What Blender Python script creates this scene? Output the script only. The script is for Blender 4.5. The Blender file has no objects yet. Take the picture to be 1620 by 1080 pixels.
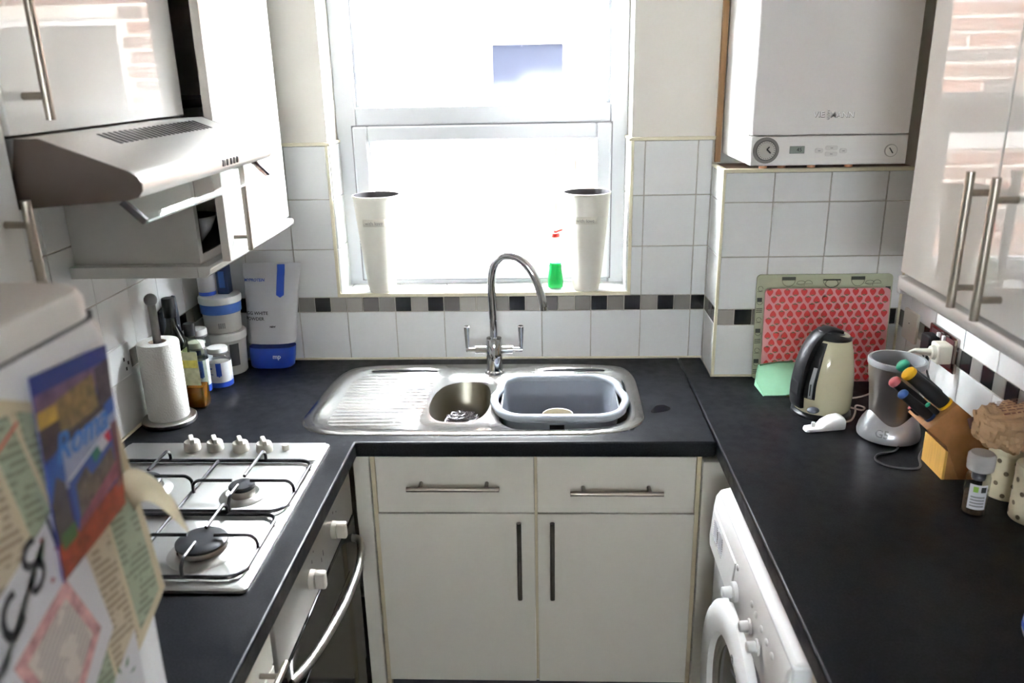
import bpy, bmesh, math, random
from mathutils import Vector, Matrix

random.seed(7)
PI = math.pi
scene = bpy.context.scene
COL = scene.collection

# ------------------------------------------------------------------ camera
def cam_basis(yaw, pitch, roll):
    f = Vector((-math.sin(yaw)*math.cos(pitch), math.cos(yaw)*math.cos(pitch), -math.sin(pitch)))
    r = Vector((math.cos(yaw), math.sin(yaw), 0.0))
    u = r.cross(f)
    return r*math.cos(roll)+u*math.sin(roll), u*math.cos(roll)-r*math.sin(roll), f
_r, _u, _f = cam_basis(0.0455, 0.3194, -0.0204)
camd = bpy.data.cameras.new('camera')
cam = bpy.data.objects.new('camera', camd)
COL.objects.link(cam)
cam.matrix_world = Matrix(((_r.x, _u.x, -_f.x, 0.7791), (_r.y, _u.y, -_f.y, -2.4382), (_r.z, _u.z, -_f.z, 1.763), (0, 0, 0, 1)))
camd.sensor_width = 36.0
camd.lens = 1289.57/1620*36.0
camd.clip_start = 0.02
camd.dof.use_dof = True
camd.dof.focus_distance = 2.15
camd.dof.aperture_fstop = 4.0
scene.camera = cam

# ------------------------------------------------------------------ sky, sun, exposure
world = bpy.data.worlds.new('sky'); scene.world = world
world.use_nodes = True
wn = world.node_tree.nodes
wn['Background'].inputs[0].default_value = (0.88, 0.94, 1.0, 1)
wn['Background'].inputs[1].default_value = 88.0
sund = bpy.data.lights.new('sun', 'SUN')
sund.energy = 8.0
sund.angle = math.radians(0.6)
sund.color = (1.0, 0.97, 0.93)
sun = bpy.data.objects.new('sun', sund); COL.objects.link(sun)
sun.rotation_euler = Vector((-0.55, 0.45, -0.85)).to_track_quat('-Z', 'Y').to_euler()
sun.location = (0, -3, 8)
vs = scene.view_settings
scene.display_settings.display_device = 'sRGB'
vs.view_transform = 'Standard'
vs.look = 'None'
vs.exposure = 1.08
vs.gamma = 1.0
vs.use_curve_mapping = False
scene.cycles.max_bounces = 12
scene.cycles.diffuse_bounces = 6
scene.cycles.glossy_bounces = 6
scene.cycles.transparent_max_bounces = 16
scene.cycles.caustics_reflective = True
scene.cycles.caustics_refractive = False
scene.cycles.sample_clamp_indirect = 12.0
scene.cycles.use_denoising = True

# ------------------------------------------------------------------ materials
MATS = {}
def mat(name, col, rough=0.5, metal=0.0, spec=0.5, coat=0.0, vary=0.0, vscale=20.0, bump=0.0, bscale=60.0,
        stretch=None, trans=0.0, ior=1.45, rvary=0.0, objrand=0.0):
    if name in MATS: return MATS[name]
    m = bpy.data.materials.new(name); m.use_nodes = True
    nt = m.node_tree; N = nt.nodes; L = nt.links
    b = N['Principled BSDF']
    c = (col[0], col[1], col[2], 1)
    b.inputs['Base Color'].default_value = c
    b.inputs['Roughness'].default_value = rough
    b.inputs['Metallic'].default_value = metal
    b.inputs['Specular IOR Level'].default_value = spec
    b.inputs['IOR'].default_value = ior
    b.inputs['Transmission Weight'].default_value = trans
    if coat:
        b.inputs['Coat Weight'].default_value = coat
        b.inputs['Coat Roughness'].default_value = 0.03
    src = None
    tc = N.new('ShaderNodeTexCoord')
    mp = N.new('ShaderNodeMapping'); L.new(tc.outputs['Object'], mp.inputs[0])
    if stretch: mp.inputs['Scale'].default_value = stretch
    if vary or rvary:
        nz = N.new('ShaderNodeTexNoise'); nz.inputs['Scale'].default_value = vscale; nz.inputs['Detail'].default_value = 5
        L.new(mp.outputs[0], nz.inputs['Vector'])
        if vary:
            rp = N.new('ShaderNodeMapRange')
            rp.inputs['From Min'].default_value = 0.25; rp.inputs['From Max'].default_value = 0.75
            rp.inputs['To Min'].default_value = 1-vary; rp.inputs['To Max'].default_value = 1+vary
            L.new(nz.outputs['Fac'], rp.inputs['Value'])
            mx = N.new('ShaderNodeVectorMath'); mx.operation = 'SCALE'
            mx.inputs[0].default_value = col[:3]
            L.new(rp.outputs[0], mx.inputs['Scale']); L.new(mx.outputs[0], b.inputs['Base Color'])
            src = mx
        if rvary:
            rr = N.new('ShaderNodeMapRange')
            rr.inputs['From Min'].default_value = 0.3; rr.inputs['From Max'].default_value = 0.7
            rr.inputs['To Min'].default_value = max(0.02, rough-rvary); rr.inputs['To Max'].default_value = rough+rvary
            L.new(nz.outputs['Fac'], rr.inputs['Value']); L.new(rr.outputs[0], b.inputs['Roughness'])
    if objrand:
        oi = N.new('ShaderNodeObjectInfo')
        r2 = N.new('ShaderNodeMapRange'); r2.inputs['To Min'].default_value = 1-objrand; r2.inputs['To Max'].default_value = 1+objrand
        L.new(oi.outputs['Random'], r2.inputs['Value'])
        m2 = N.new('ShaderNodeVectorMath'); m2.operation = 'SCALE'
        if src: L.new(src.outputs[0], m2.inputs[0])
        else: m2.inputs[0].default_value = col[:3]
        L.new(r2.outputs[0], m2.inputs['Scale']); L.new(m2.outputs[0], b.inputs['Base Color'])
    if bump:
        bz = N.new('ShaderNodeTexNoise'); bz.inputs['Scale'].default_value = bscale; bz.inputs['Detail'].default_value = 4
        L.new(mp.outputs[0], bz.inputs['Vector'])
        bp = N.new('ShaderNodeBump'); bp.inputs['Strength'].default_value = bump; bp.inputs['Distance'].default_value = 0.004
        L.new(bz.outputs['Fac'], bp.inputs['Height']); L.new(bp.outputs[0], b.inputs['Normal'])
    MATS[name] = m
    return m

def glass_mat(name, tint=(1, 1, 1), refl=0.06, rough=0.01):
    m = bpy.data.materials.new(name); m.use_nodes = True
    nt = m.node_tree; N = nt.nodes; L = nt.links
    N.remove(N['Principled BSDF'])
    tr = N.new('ShaderNodeBsdfTransparent'); tr.inputs[0].default_value = (*tint, 1)
    gl = N.new('ShaderNodeBsdfGlossy'); gl.inputs['Roughness'].default_value = rough
    fr = N.new('ShaderNodeFresnel'); fr.inputs['IOR'].default_value = 1.45
    ge = N.new('ShaderNodeNewGeometry')      # same reflectance on both faces of the thin pane
    io = N.new('ShaderNodeMapRange'); io.inputs['To Min'].default_value = 1.45; io.inputs['To Max'].default_value = 1/1.45
    L.new(ge.outputs['Backfacing'], io.inputs['Value']); L.new(io.outputs[0], fr.inputs['IOR'])
    mx = N.new('ShaderNodeMixShader')
    L.new(fr.outputs[0], mx.inputs[0]); L.new(tr.outputs[0], mx.inputs[1]); L.new(gl.outputs[0], mx.inputs[2])
    L.new(mx.outputs[0], N['Material Output'].inputs[0])
    MATS[name] = m
    return m

PAINT = mat('cream_wall_paint', (0.80, 0.77, 0.70), 0.65, vary=0.03, vscale=4, bump=0.08, bscale=40)
CEIL = mat('white_ceiling_paint', (0.85, 0.84, 0.80), 0.8, vary=0.02, vscale=3)
FLOOR = mat('floor_vinyl', (0.20, 0.17, 0.14), 0.5, vary=0.18, vscale=9)
TILE = mat('white_glazed_tile', (0.80, 0.81, 0.80), 0.10, vary=0.015, vscale=6, bump=0.05, bscale=14, objrand=0.02)
GROUT = mat('grout', (0.52, 0.49, 0.42), 0.9, vary=0.12, vscale=30)
MBLACK = mat('black_mosaic', (0.010, 0.010, 0.012), 0.14)
MLIGHT = mat('light_taupe_mosaic', (0.36, 0.34, 0.305), 0.2)
MMID = mat('grey_mosaic', (0.24, 0.23, 0.21), 0.2)
MDARK = mat('dark_grey_mosaic', (0.13, 0.12, 0.115), 0.2)
TRIM = mat('cream_tile_trim', (0.78, 0.73, 0.55), 0.35, vary=0.06, vscale=12)
UPVC = mat('white_upvc', (0.82, 0.85, 0.88), 0.22)
GASKET = mat('window_gasket', (0.25, 0.26, 0.28), 0.6)
PANE = glass_mat('window_glass')
GLOSS = mat('gloss_white_door', (0.82, 0.82, 0.79), 0.012)
CARC = mat('white_melamine', (0.76, 0.76, 0.73), 0.4, vary=0.02)
EDGE = mat('door_edge_banding', (0.62, 0.58, 0.52), 0.45)
CREAM = mat('cream_satin_door', (0.70, 0.67, 0.585), 0.28, vary=0.015, vscale=3)
YEDGE = mat('yellowed_edge_strip', (0.60, 0.52, 0.35), 0.5)
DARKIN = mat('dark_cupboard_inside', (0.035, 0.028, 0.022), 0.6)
STEEL = mat('brushed_steel', (0.50, 0.49, 0.47), 0.30, metal=1.0)
STEELH = mat('brushed_steel_hood', (0.66, 0.65, 0.63), 0.40, metal=1.0, rvary=0.02, vscale=40, stretch=(14, 1, 14))
HANDLE = mat('satin_nickel_handle', (0.37, 0.33, 0.28), 0.35, metal=1.0)
DHANDLE = mat('dark_nickel_handle', (0.22, 0.20, 0.18), 0.35, metal=1.0)
CHROME = mat('chrome', (0.80, 0.81, 0.83), 0.05, metal=1.0)
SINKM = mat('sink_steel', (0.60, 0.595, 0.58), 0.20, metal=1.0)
BLACKP = mat('black_plastic', (0.010, 0.010, 0.011), 0.35, spec=0.3)
BLACKE = mat('black_enamel', (0.016, 0.015, 0.017), 0.28)
WHITEP = mat('white_plastic', (0.80, 0.80, 0.79), 0.3)
OFFW = mat('off_white_plastic', (0.72, 0.69, 0.60), 0.4)
WHITEE = mat('white_enamel', (0.80, 0.81, 0.82), 0.15)
GREYP = mat('grey_plastic', (0.30, 0.31, 0.33), 0.4)
DGREY = mat('dark_grey_plastic', (0.06, 0.06, 0.065), 0.4)
BLUE = mat('royal_blue_print', (0.02, 0.07, 0.42), 0.4)
MBLUE = mat('mid_blue_print', (0.05, 0.13, 0.42), 0.4)
INK = mat('black_ink', (0.02, 0.02, 0.022), 0.6)
GINK = mat('grey_ink', (0.25, 0.25, 0.26), 0.6)
OVENG = mat('black_oven_glass', (0.012, 0.011, 0.011), 0.06)
BOILERM = mat('boiler_enamel', (0.72, 0.70, 0.68), 0.35)

def worktop_mat():
    m = bpy.data.materials.new('black_slate_laminate'); m.use_nodes = True
    nt = m.node_tree; N = nt.nodes; L = nt.links; b = N['Principled BSDF']
    tc = N.new('ShaderNodeTexCoord')
    def noise(s, d=4):
        n = N.new('ShaderNodeTexNoise'); n.inputs['Scale'].default_value = s; n.inputs['Detail'].default_value = d
        L.new(tc.outputs['Object'], n.inputs['Vector']); return n
    n1 = noise(260, 2); n2 = noise(9, 6); n3 = noise(38, 6)
    cr = N.new('ShaderNodeValToRGB')
    cr.color_ramp.elements[0].position = 0.35; cr.color_ramp.elements[0].color = (0.002, 0.0022, 0.003, 1)
    cr.color_ramp.elements[1].position = 0.80; cr.color_ramp.elements[1].color = (0.012, 0.013, 0.016, 1)
    L.new(n1.outputs['Fac'], cr.inputs[0]); L.new(cr.outputs[0], b.inputs['Base Color'])
    ad = N.new('ShaderNodeMath'); ad.operation = 'ADD'
    L.new(n2.outputs['Fac'], ad.inputs[0]); L.new(n3.outputs['Fac'], ad.inputs[1])
    mr = N.new('ShaderNodeMapRange')
    mr.inputs['From Min'].default_value = 0.75; mr.inputs['From Max'].default_value = 1.25
    mr.inputs['To Min'].default_value = 0.28; mr.inputs['To Max'].default_value = 0.46
    L.new(ad.outputs[0], mr.inputs['Value']); L.new(mr.outputs[0], b.inputs['Roughness'])
    b.inputs['Specular IOR Level'].default_value = 0.14
    bp = N.new('ShaderNodeBump'); bp.inputs['Strength'].default_value = 0.06; bp.inputs['Distance'].default_value = 0.001
    L.new(n1.outputs['Fac'], bp.inputs['Height']); L.new(bp.outputs[0], b.inputs['Normal'])
    MATS['worktop'] = m
    return m
WORK = worktop_mat()

# ------------------------------------------------------------------ mesh helpers
def smooth_poly(pts, n=2):
    """Chaikin corner cutting of a closed outline."""
    for _ in range(n):
        q = []
        for i in range(len(pts)):
            a = Vector(pts[i]); b = Vector(pts[(i+1) % len(pts)])
            q += [tuple(a*0.75+b*0.25), tuple(a*0.25+b*0.75)]
        pts = q
    return pts
def rrect(x0, x1, y0, y1, r, n=6):
    out = []
    for cx, cy, a0 in ((x1-r, y1-r, 0), (x0+r, y1-r, 90), (x0+r, y0+r, 180), (x1-r, y0+r, 270)):
        for i in range(n+1):
            a = math.radians(a0+90*i/n); out.append((cx+r*math.cos(a), cy+r*math.sin(a)))
    return out
def spline(pts, n=6):
    """Catmull-Rom through points."""
    P = [Vector(p) for p in pts]; out = []
    for i in range(len(P)-1):
        p0 = P[max(i-1, 0)]; p1 = P[i]; p2 = P[i+1]; p3 = P[min(i+2, len(P)-1)]
        for k in range(n):
            t = k/n
            out.append(0.5*((2*p1)+(p2-p0)*t+(2*p0-5*p1+4*p2-p3)*t*t+(3*p1-p0-3*p2+p3)*t**3))
    out.append(P[-1]); return out

class MB:
    def __init__(s): s.bm = bmesh.new()
    def v(s, *p): return s.bm.verts.new(p)
    def face(s, vs):
        try: return s.bm.faces.new(vs)
        except ValueError: return None
    def box(s, x0, x1, y0, y1, z0, z1):
        c = [s.v(x, y, z) for z in (z0, z1) for y in (y0, y1) for x in (x0, x1)]
        for f in ((0, 2, 3, 1), (4, 5, 7, 6), (0, 1, 5, 4), (2, 6, 7, 3), (0, 4, 6, 2), (1, 3, 7, 5)):
            s.face([c[i] for i in f])
        return s
    def prism(s, poly, ax, a, b):
        def mk(p, t):
            return s.v(t, p[0], p[1]) if ax == 'x' else s.v(p[0], t, p[1]) if ax == 'y' else s.v(p[0], p[1], t)
        A = [mk(p, a) for p in poly]; B = [mk(p, b) for p in poly]; n = len(poly)
        s.face(A[::-1]); s.face(B)
        for i in range(n): s.face([A[i], A[(i+1) % n], B[(i+1) % n], B[i]])
        return s
    def loft(s, rings, caps=(True, True), closed=True):
        R = [[s.v(*p) for p in r] for r in rings]; n = len(R[0])
        for a, b in zip(R, R[1:]):
            for i in range(n if closed else n-1):
                s.face([a[i], a[(i+1) % n], b[(i+1) % n], b[i]])
        if caps[0]: s.face(R[0][::-1])
        if caps[1]: s.face(R[-1])
        return s
    def lathe(s, prof, c=(0, 0, 0), seg=32, caps=(True, True), sx=1, sy=1):
        rings = [[(c[0]+r*sx*math.cos(2*PI*i/seg), c[1]+r*sy*math.sin(2*PI*i/seg), c[2]+z) for i in range(seg)] for r, z in prof]
        return s.loft(rings, caps)
    def tube(s, pts, r, seg=8, closed=False):
        P = [Vector(p) for p in pts]; n = len(P)
        rad = r if isinstance(r, (list, tuple)) else [r]*n
        rings = []; up = None
        for i in range(n):
            t = (P[(i+1) % n]-P[i-1]) if closed else (P[min(i+1, n-1)]-P[max(i-1, 0)])
            t.normalize()
            if up is None:
                up = Vector((0, 0, 1)) if abs(t.z) < 0.9 else Vector((1, 0, 0))
            x = t.cross(up).normalized(); up = x.cross(t).normalized()
            rings.append([tuple(P[i]+(x*math.cos(2*PI*k/seg)+up*math.sin(2*PI*k/seg))*rad[i]) for k in range(seg)])
        if closed: rings.append(rings[0])
        return s.loft(rings, (not closed, not closed))
    def cyl(s, p0, p1, r, r2=None, seg=20):
        return s.tube([p0, p1], [r, r if r2 is None else r2], seg)
    def ball(s, c, r, sx=1, sy=1, sz=1, seg=16, rings=8):
        prof = [(max(r*math.sin(PI*i/rings), 1e-5), -r*sz*math.cos(PI*i/rings)) for i in range(rings+1)]
        return s.lathe(prof, c, seg, (True, True), sx, sy)
    def quad(s, *pts):
        s.face([s.v(*p) for p in pts]); return s
    def build(s, name, m=None, parent=None, bevel=0.0, seg=2, angle=38, weld=True, **props):
        if weld: bmesh.ops.remove_doubles(s.bm, verts=s.bm.verts, dist=1e-6)
        bmesh.ops.recalc_face_normals(s.bm, faces=s.bm.faces)
        me = bpy.data.meshes.new(name); s.bm.to_mesh(me); s.bm.free()
        me.shade_smooth(); me.set_sharp_from_angle(angle=math.radians(angle))
        if m: me.materials.append(m)
        o = bpy.data.objects.new(name, me); COL.objects.link(o)
        if parent: o.parent = parent
        if bevel:
            b = o.modifiers.new('bevel', 'BEVEL'); b.width = bevel; b.segments = seg; b.limit_method = 'ANGLE'
            b.angle_limit = math.radians(40)
        for k, v in props.items(): o[k] = v
        return o
def tag(o, label, cat, group=None):
    o['label'] = label; o['category'] = cat
    if group: o['group'] = group
    return o
def thing(name, label, cat, loc=(0, 0, 0), rz=0.0, group=None):
    o = bpy.data.objects.new(name, None); COL.objects.link(o)
    o.location = loc; o.rotation_euler = (0, 0, rz); o.empty_display_size = 0.05
    return tag(o, label, cat, group)
def copy_tree(o, parent=None):
    c = o.copy(); COL.objects.link(c)
    if parent is not None: c.parent = parent
    for ch in list(o.children): copy_tree(ch, c)
    return c
def text(s, size, m, name, parent, mtx, extrude=0.0002, align='CENTER', bold=0.0, shear=0.0, sx=1.0):
    cu = bpy.data.curves.new('t', 'FONT'); cu.body = s; cu.size = size; cu.extrude = extrude; cu.align_x = align; cu.align_y = 'CENTER'
    cu.offset = bold; cu.shear = shear; cu.resolution_u = 3
    ob = bpy.data.objects.new('t', cu); COL.objects.link(ob)
    dg = bpy.context.evaluated_depsgraph_get()
    me = bpy.data.meshes.new_from_object(ob.evaluated_get(dg))
    bpy.data.objects.remove(ob)
    me.transform(mtx @ Matrix.Scale(sx, 4, (1, 0, 0))); me.name = name
    me.materials.clear(); me.materials.append(m)
    o = bpy.data.objects.new(name, me); COL.objects.link(o); o.parent = parent
    return o
def frame(origin, xdir, ydir):
    x = Vector(xdir).normalized(); z = x.cross(Vector(ydir)).normalized(); y = z.cross(x)
    return Matrix(((x.x, y.x, z.x, origin[0]), (x.y, y.y, z.y, origin[1]), (x.z, y.z, z.z, origin[2]), (0, 0, 0, 1)))
FACE_CAM = lambda x, y, z: frame((x, y, z), (1, 0, 0), (0, 0, 1))       # reads from -Y

_tiles = {}
def tile(parent, name, x0, x1, y0, y1, z0, z1, m):
    """One tile, mesh shared between equal tiles."""
    sz = (round(x1-x0, 4), round(y1-y0, 4), round(z1-z0, 4)); key = (sz, m.name, name)
    if key not in _tiles:
        b = MB(); b.box(-sz[0]/2, sz[0]/2, -sz[1]/2, sz[1]/2, -sz[2]/2, sz[2]/2)
        bmesh.ops.bevel(b.bm, geom=list(b.bm.edges), offset=0.0012, segments=1, affect='EDGES')
        o = b.build(name, m, parent); _tiles[key] = o.data
    else:
        o = bpy.data.objects.new(name, _tiles[key]); COL.objects.link(o); o.parent = parent
    o.location = ((x0+x1)/2, (y0+y1)/2, (z0+z1)/2)
    return o

# ================================================================== SETTING
XLW, XRW = -0.293, 1.78            # tile faces of the side walls
T = 0.007                          # tile thickness
P = 0.1525                         # tile pitch
WT = 0.90                          # worktop height
R0, R1, R2, R3, R4, R5 = 0.90, 1.0563, 1.1035, 1.256, 1.4085, 1.566
WX0, WX1, WZ0, WZ1 = 0.134, 1.028, 1.115, 2.30   # window opening
CZ = 2.45
ST = dict(kind='structure')

# unseen upper storey and outer walls, added to keep sky light off the yard
MB().box(-9, 10, -5.0, 0.20, CZ+0.13, 8.5).build('wall_shade_upper', mat('shade_wall_dark', (0.20, 0.17, 0.15), 0.9), **ST)
b = MB(); b.box(-9, -0.601, -3.8, 0.20, 0, CZ+0.125); b.box(2.101, 10, -3.8, 0.20, 0, CZ+0.125)
b.build('wall_shade_outer', MATS['shade_wall_dark'], weld=False, **ST)
floor = MB().box(-0.6, 2.1, -3.8, 0.3, -0.08, 0.0).build('floor', FLOOR, **ST)
ceiling = MB().box(-0.6, 2.1, -5.0, 0.22, CZ, CZ+0.12).build('ceiling', CEIL, **ST)  # runs on past the rear wall, unseen, added to block sun there
b = MB()
b.box(-0.6, WX0, T, 0.20, 0, CZ); b.box(WX1, 2.1, T, 0.20, 0, CZ)
b.box(WX0, WX1, T, 0.20, 0, 1.106); b.box(WX0, WX1, T, 0.20, WZ1, CZ)
wall_back = b.build('wall_back', PAINT, weld=False, **ST)
wall_left = MB().box(-0.6, XLW-T, -3.8, T, 0, CZ).build('wall_left', PAINT, **ST)
wall_right = MB().box(XRW+T, 2.1, -3.8, T, 0, CZ).build('wall_right', PAINT, **ST)
# the wall behind the camera, with an added glazed door for daylight fill
b = MB()
b.box(XLW-T, 0.35, -3.8, -3.6, 0, CZ); b.box(1.25, XRW+T, -3.8, -3.6, 0, CZ); b.box(0.35, 1.25, -3.8, -3.6, 2.05, CZ)
wall_front = b.build('wall_front', PAINT, weld=False, **ST)
d = MB().box(0.35, 0.50, -3.72, -3.66, 0, 2.05).box(1.10, 1.25, -3.72, -3.66, 0, 2.05).box(0.50, 1.10, -3.72, -3.66, 1.65, 2.05).box(0.50, 1.10, -3.72, -3.66, 0, 1.52)
fill_door = d.build('fill_door', UPVC, weld=False, **ST)
MB().box(0.50, 1.10, -3.695, -3.685, 1.52, 1.65).build('pane', PANE, fill_door)
wall_boiler = MB().box(1.2626+T, XRW+T, -0.166+T, T, 0, 1.492).build('wall_boiler', PAINT, **ST)

def segs(j, lo, hi):
    j = sorted([lo, hi]+[q for q in j if lo < q < hi])
    return [(a, c) for a, c in zip(j, j[1:]) if c-a > 0.006]
G = 0.00125
def tile_run(wall, axis, face, out, joints, lo, hi, z0, z1, m, name='tile', cols=None):
    """Row of tiles on a wall. axis = direction along the wall, face = tile face coordinate, out = sign pointing to the room."""
    for i, (a, c) in enumerate(segs(joints, lo, hi)):
        mm = cols[i % len(cols)] if cols else m
        f0, f1 = sorted((face, face-out*T*0.9))
        if axis == 'x': tile(wall, name, a+G, c-G, f0, f1, z0+G, z1-G, mm)
        else: tile(wall, name, f0, f1, a+G, c-G, z0+G, z1-G, mm)
K, LT, MD, DK = MBLACK, MLIGHT, MMID, MDARK
# --- back wall
jb = [i*P for i in range(-2, 9)]
XB = 1.2626
tile_run(wall_back, 'x', 0, -1, jb, XLW, XB, R0, R1, TILE)
seq = [MD, K, LT, LT, DK, MD, K, LT, K, DK, LT, LT, MD, K, LT, DK, LT, MD, K, MD, K, LT, K, MD, K]
mj = [i*P/3 for i in range(-6, 26)]
tile_run(wall_back, 'x', 0, -1, mj, XLW, 0, R1, R2, MD, 'mosaic_tile', [MD, LT, K, LT, MD, MD])
tile_run(wall_back, 'x', 0, -1, mj, 0, XB, R1, R2, MD, 'mosaic_tile', seq)
for z0, z1 in ((R2, R3), (R3, R4), (R4, R5)):
    tile_run(wall_back, 'x', 0, -1, jb, XLW, WX0-0.006, z0, z1, TILE)
    tile_run(wall_back, 'x', 0, -1, jb, WX1+0.006, XB, z0, z1, TILE)
# window reveals and sill tiles
for x, s in ((WX0, 1), (WX1, -1)):
    for z0, z1 in ((1.115, R3), (R3, R4), (R4, R5)):
        tile(wall_back, 'tile', min(x, x+s*T), max(x, x+s*T), 0.004, 0.129, z0+G, z1-G, TILE)
for a, c in segs(jb, WX0, WX1):
    tile(wall_back, 'tile', a+G, c-G, 0.006, 0.129, 1.107, 1.115, TILE)
b = MB(); b.box(XLW, WX0, 0.003, T, R0, R5); b.box(WX1, XB, 0.003, T, R0, R5); b.box(WX0, WX1, 0.003, T, R0, 1.110)
b.build('grout', GROUT, wall_back, weld=False)
def trim(wall, x0, x1, y0, y1, z0, z1): return MB().box(x0, x1, y0, y1, z0, z1).build('tile_trim', TRIM, wall, bevel=0.002)
trim(wall_back, WX0-0.007, WX0+0.003, -0.003, 0.006, 1.107, R5)
trim(wall_back, WX1-0.003, WX1+0.007, -0.003, 0.006, 1.107, R5)
trim(wall_back, WX0-0.007, WX1+0.007, -0.004, 0.006, 1.1045, 1.1165)
trim(wall_back, XLW, WX0+0.003, -0.003, 0.007, R5, R5+0.010)
trim(wall_back, WX1-0.003, 1.274, -0.003, 0.007, R5, R5+0.010)
trim(wall_back, WX0-0.001, WX0+T+0.002, -0.003, 0.129, R5, R5+0.008)
trim(wall_back, WX1-T-0.002, WX1+0.001, -0.003, 0.129, R5, R5+0.008)
MB().box(XLW, XB, -0.006, 0.0, R0, R0+0.005).build('sealant', TRIM, wall_back)
# --- boiler boxing
jf = [1.4012-P, 1.4012, 1.4012+P, 1.4012+2*P]
for z0, z1 in ((R0, R1), (R2, R3), (R3, R4), (R4, 1.490)):
    tile_run(wall_boiler, 'x', -0.166, -1, jf, XB+0.006, XRW, z0, z1, TILE)
    tile_run(wall_boiler, 'y', XB, -1, [-0.02], -0.160, 0.0, z0, z1, TILE)
tile_run(wall_boiler, 'x', -0.166, -1, [1.3164-P/3+i*P/3 for i in range(12)], XB+0.006, XRW, R1, R2, MD, 'mosaic_tile', [LT, K, MD, LT, K, MD, LT, DK, MD, K])
tile_run(wall_boiler, 'y', XB, -1, [-0.109, -0.058], -0.160, 0.0, R1, R2, MD, 'mosaic_tile', [K, DK, MD])
b = MB(); b.box(XB+T, XRW, -0.163, -0.159, R0, 1.49); b.box(XB+0.003, XB+T, -0.163, 0.0, R0, 1.49)
b.build('grout', GROUT, wall_boiler, weld=False)
trim(wall_boiler, XB-0.002, XB+0.007, -0.168, -0.159, R0, 1.498)
trim(wall_boiler, XB-0.002, XRW, -0.168, -0.150, 1.490, 1.500)
trim(wall_boiler, XB-0.002, XB+0.010, -0.150, 0.0, 1.490, 1.500)
MB().box(XB-0.004, XRW, -0.172, -0.166, R0, R0+0.005).build('sealant', TRIM, wall_boiler)
MB().box(XB+0.010, XRW, -0.150, T, 1.490, 1.497).build('ledge_board', mat('bare_board', (0.20, 0.12, 0.08), 0.8, vary=0.3), wall_boiler)
# --- right wall
jr = [-0.387-i*P for i in range(-2, 9)]
for z0, z1 in ((R0, R1), (R2, R3), (R3, R4)):
    tile_run(wall_right, 'y', XRW, -1, jr, -1.60, -0.168, z0, z1, TILE)
tile_run(wall_right, 'y', XRW, -1, [-0.5318+(i-21)*P/3 for i in range(29)], -1.60, -0.168, R1, R2, MD, 'mosaic_tile', [K, MD])
MB().box(XRW+0.003, XRW+T, -1.60, -0.168, R0, R4).build('grout', GROUT, wall_right)
trim(wall_right, XRW-0.005, XRW+0.002, -0.174, -0.166, R0, 1.49)
MB().box(XRW-0.006, XRW, -1.60, -0.170, R0, R0+0.005).build('sealant', TRIM, wall_right)
# --- left wall
jl = [-0.455+i*P for i in range(-9, 4)]
for z0, z1 in ((R0, R1), (R2, R3), (R3, R4), (R4, R5)):
    tile_run(wall_left, 'y', XLW, 1, jl, -1.75, 0.0, z0, z1, TILE)
tile_run(wall_left, 'y', XLW, 1, [-0.508+(i-26)*P/3 for i in range(40)], -1.75, 0.0, R1, R2, MD, 'mosaic_tile', [MD, K, LT, MD, K])
MB().box(XLW-T, XLW-0.003, -1.75, 0.0, R0, R5).build('grout', GROUT, wall_left)
MB().box(XLW, XLW+0.006, -1.75, 0.0, R0, R0+0.005).build('sealant', TRIM, wall_left)

# --- window: fixed upper light over an opening lower sash
b = MB(); Y0, Y1 = 0.130, 0.196
b.box(WX0, 0.197, Y0, Y1, 1.106, WZ1); b.box(0.975, WX1, Y0, Y1, 1.106, WZ1)
b.box(0.197, 0.975, Y0, Y1, 1.613, 1.668); b.box(0.197, 0.975, Y0, Y1, 1.106, 1.128); b.box(0.197, 0.975, Y0, Y1, 2.24, WZ1)
window_1 = b.build('window_1', UPVC, weld=False, bevel=0.004, **ST)
def ring(m, x0, x1, z0, z1, w, y0, y1, mt, nm, par, bev=0.003):
    q = MB(); q.box(x0, x0+w, y0, y1, z0, z1); q.box(x1-w, x1, y0, y1, z0, z1); q.box(x0+w, x1-w, y0, y1, z0, z0+w); q.box(x0+w, x1-w, y0, y1, z1-w, z1)
    return q.build(nm, mt, par, bevel=bev, weld=False)
sash = ring(0, 0.184, 0.979, 1.129, 1.612, 0.046, 0.119, 0.188, UPVC, 'sash', window_1, 0.006)
ring(0, 0.181, 0.982, 1.1275, 1.6145, 0.004, 0.124, 0.129, GASKET, 'gasket', window_1, 0)
ring(0, 0.2285, 0.9345, 1.1735, 1.5675, 0.006, 0.133, 0.143, UPVC, 'glazing_bead', sash, 0.002)
ring(0, 0.1965, 0.9755, 1.6675, 2.2405, 0.012, 0.143, 0.155, UPVC, 'glazing_bead', window_1, 0.003)
MB().box(0.230, 0.933, 0.150, 0.154, 1.175, 1.566).build('pane', PANE, sash)
MB().box(0.197, 0.975, 0.163, 0.167, 1.668, 2.24).build('pane', PANE, window_1)
MB().box(WX0-0.05, WX1+0.05, 0.196, 0.30, 1.075, 1.105).build('outer_sill', UPVC, window_1, bevel=0.004)

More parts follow.
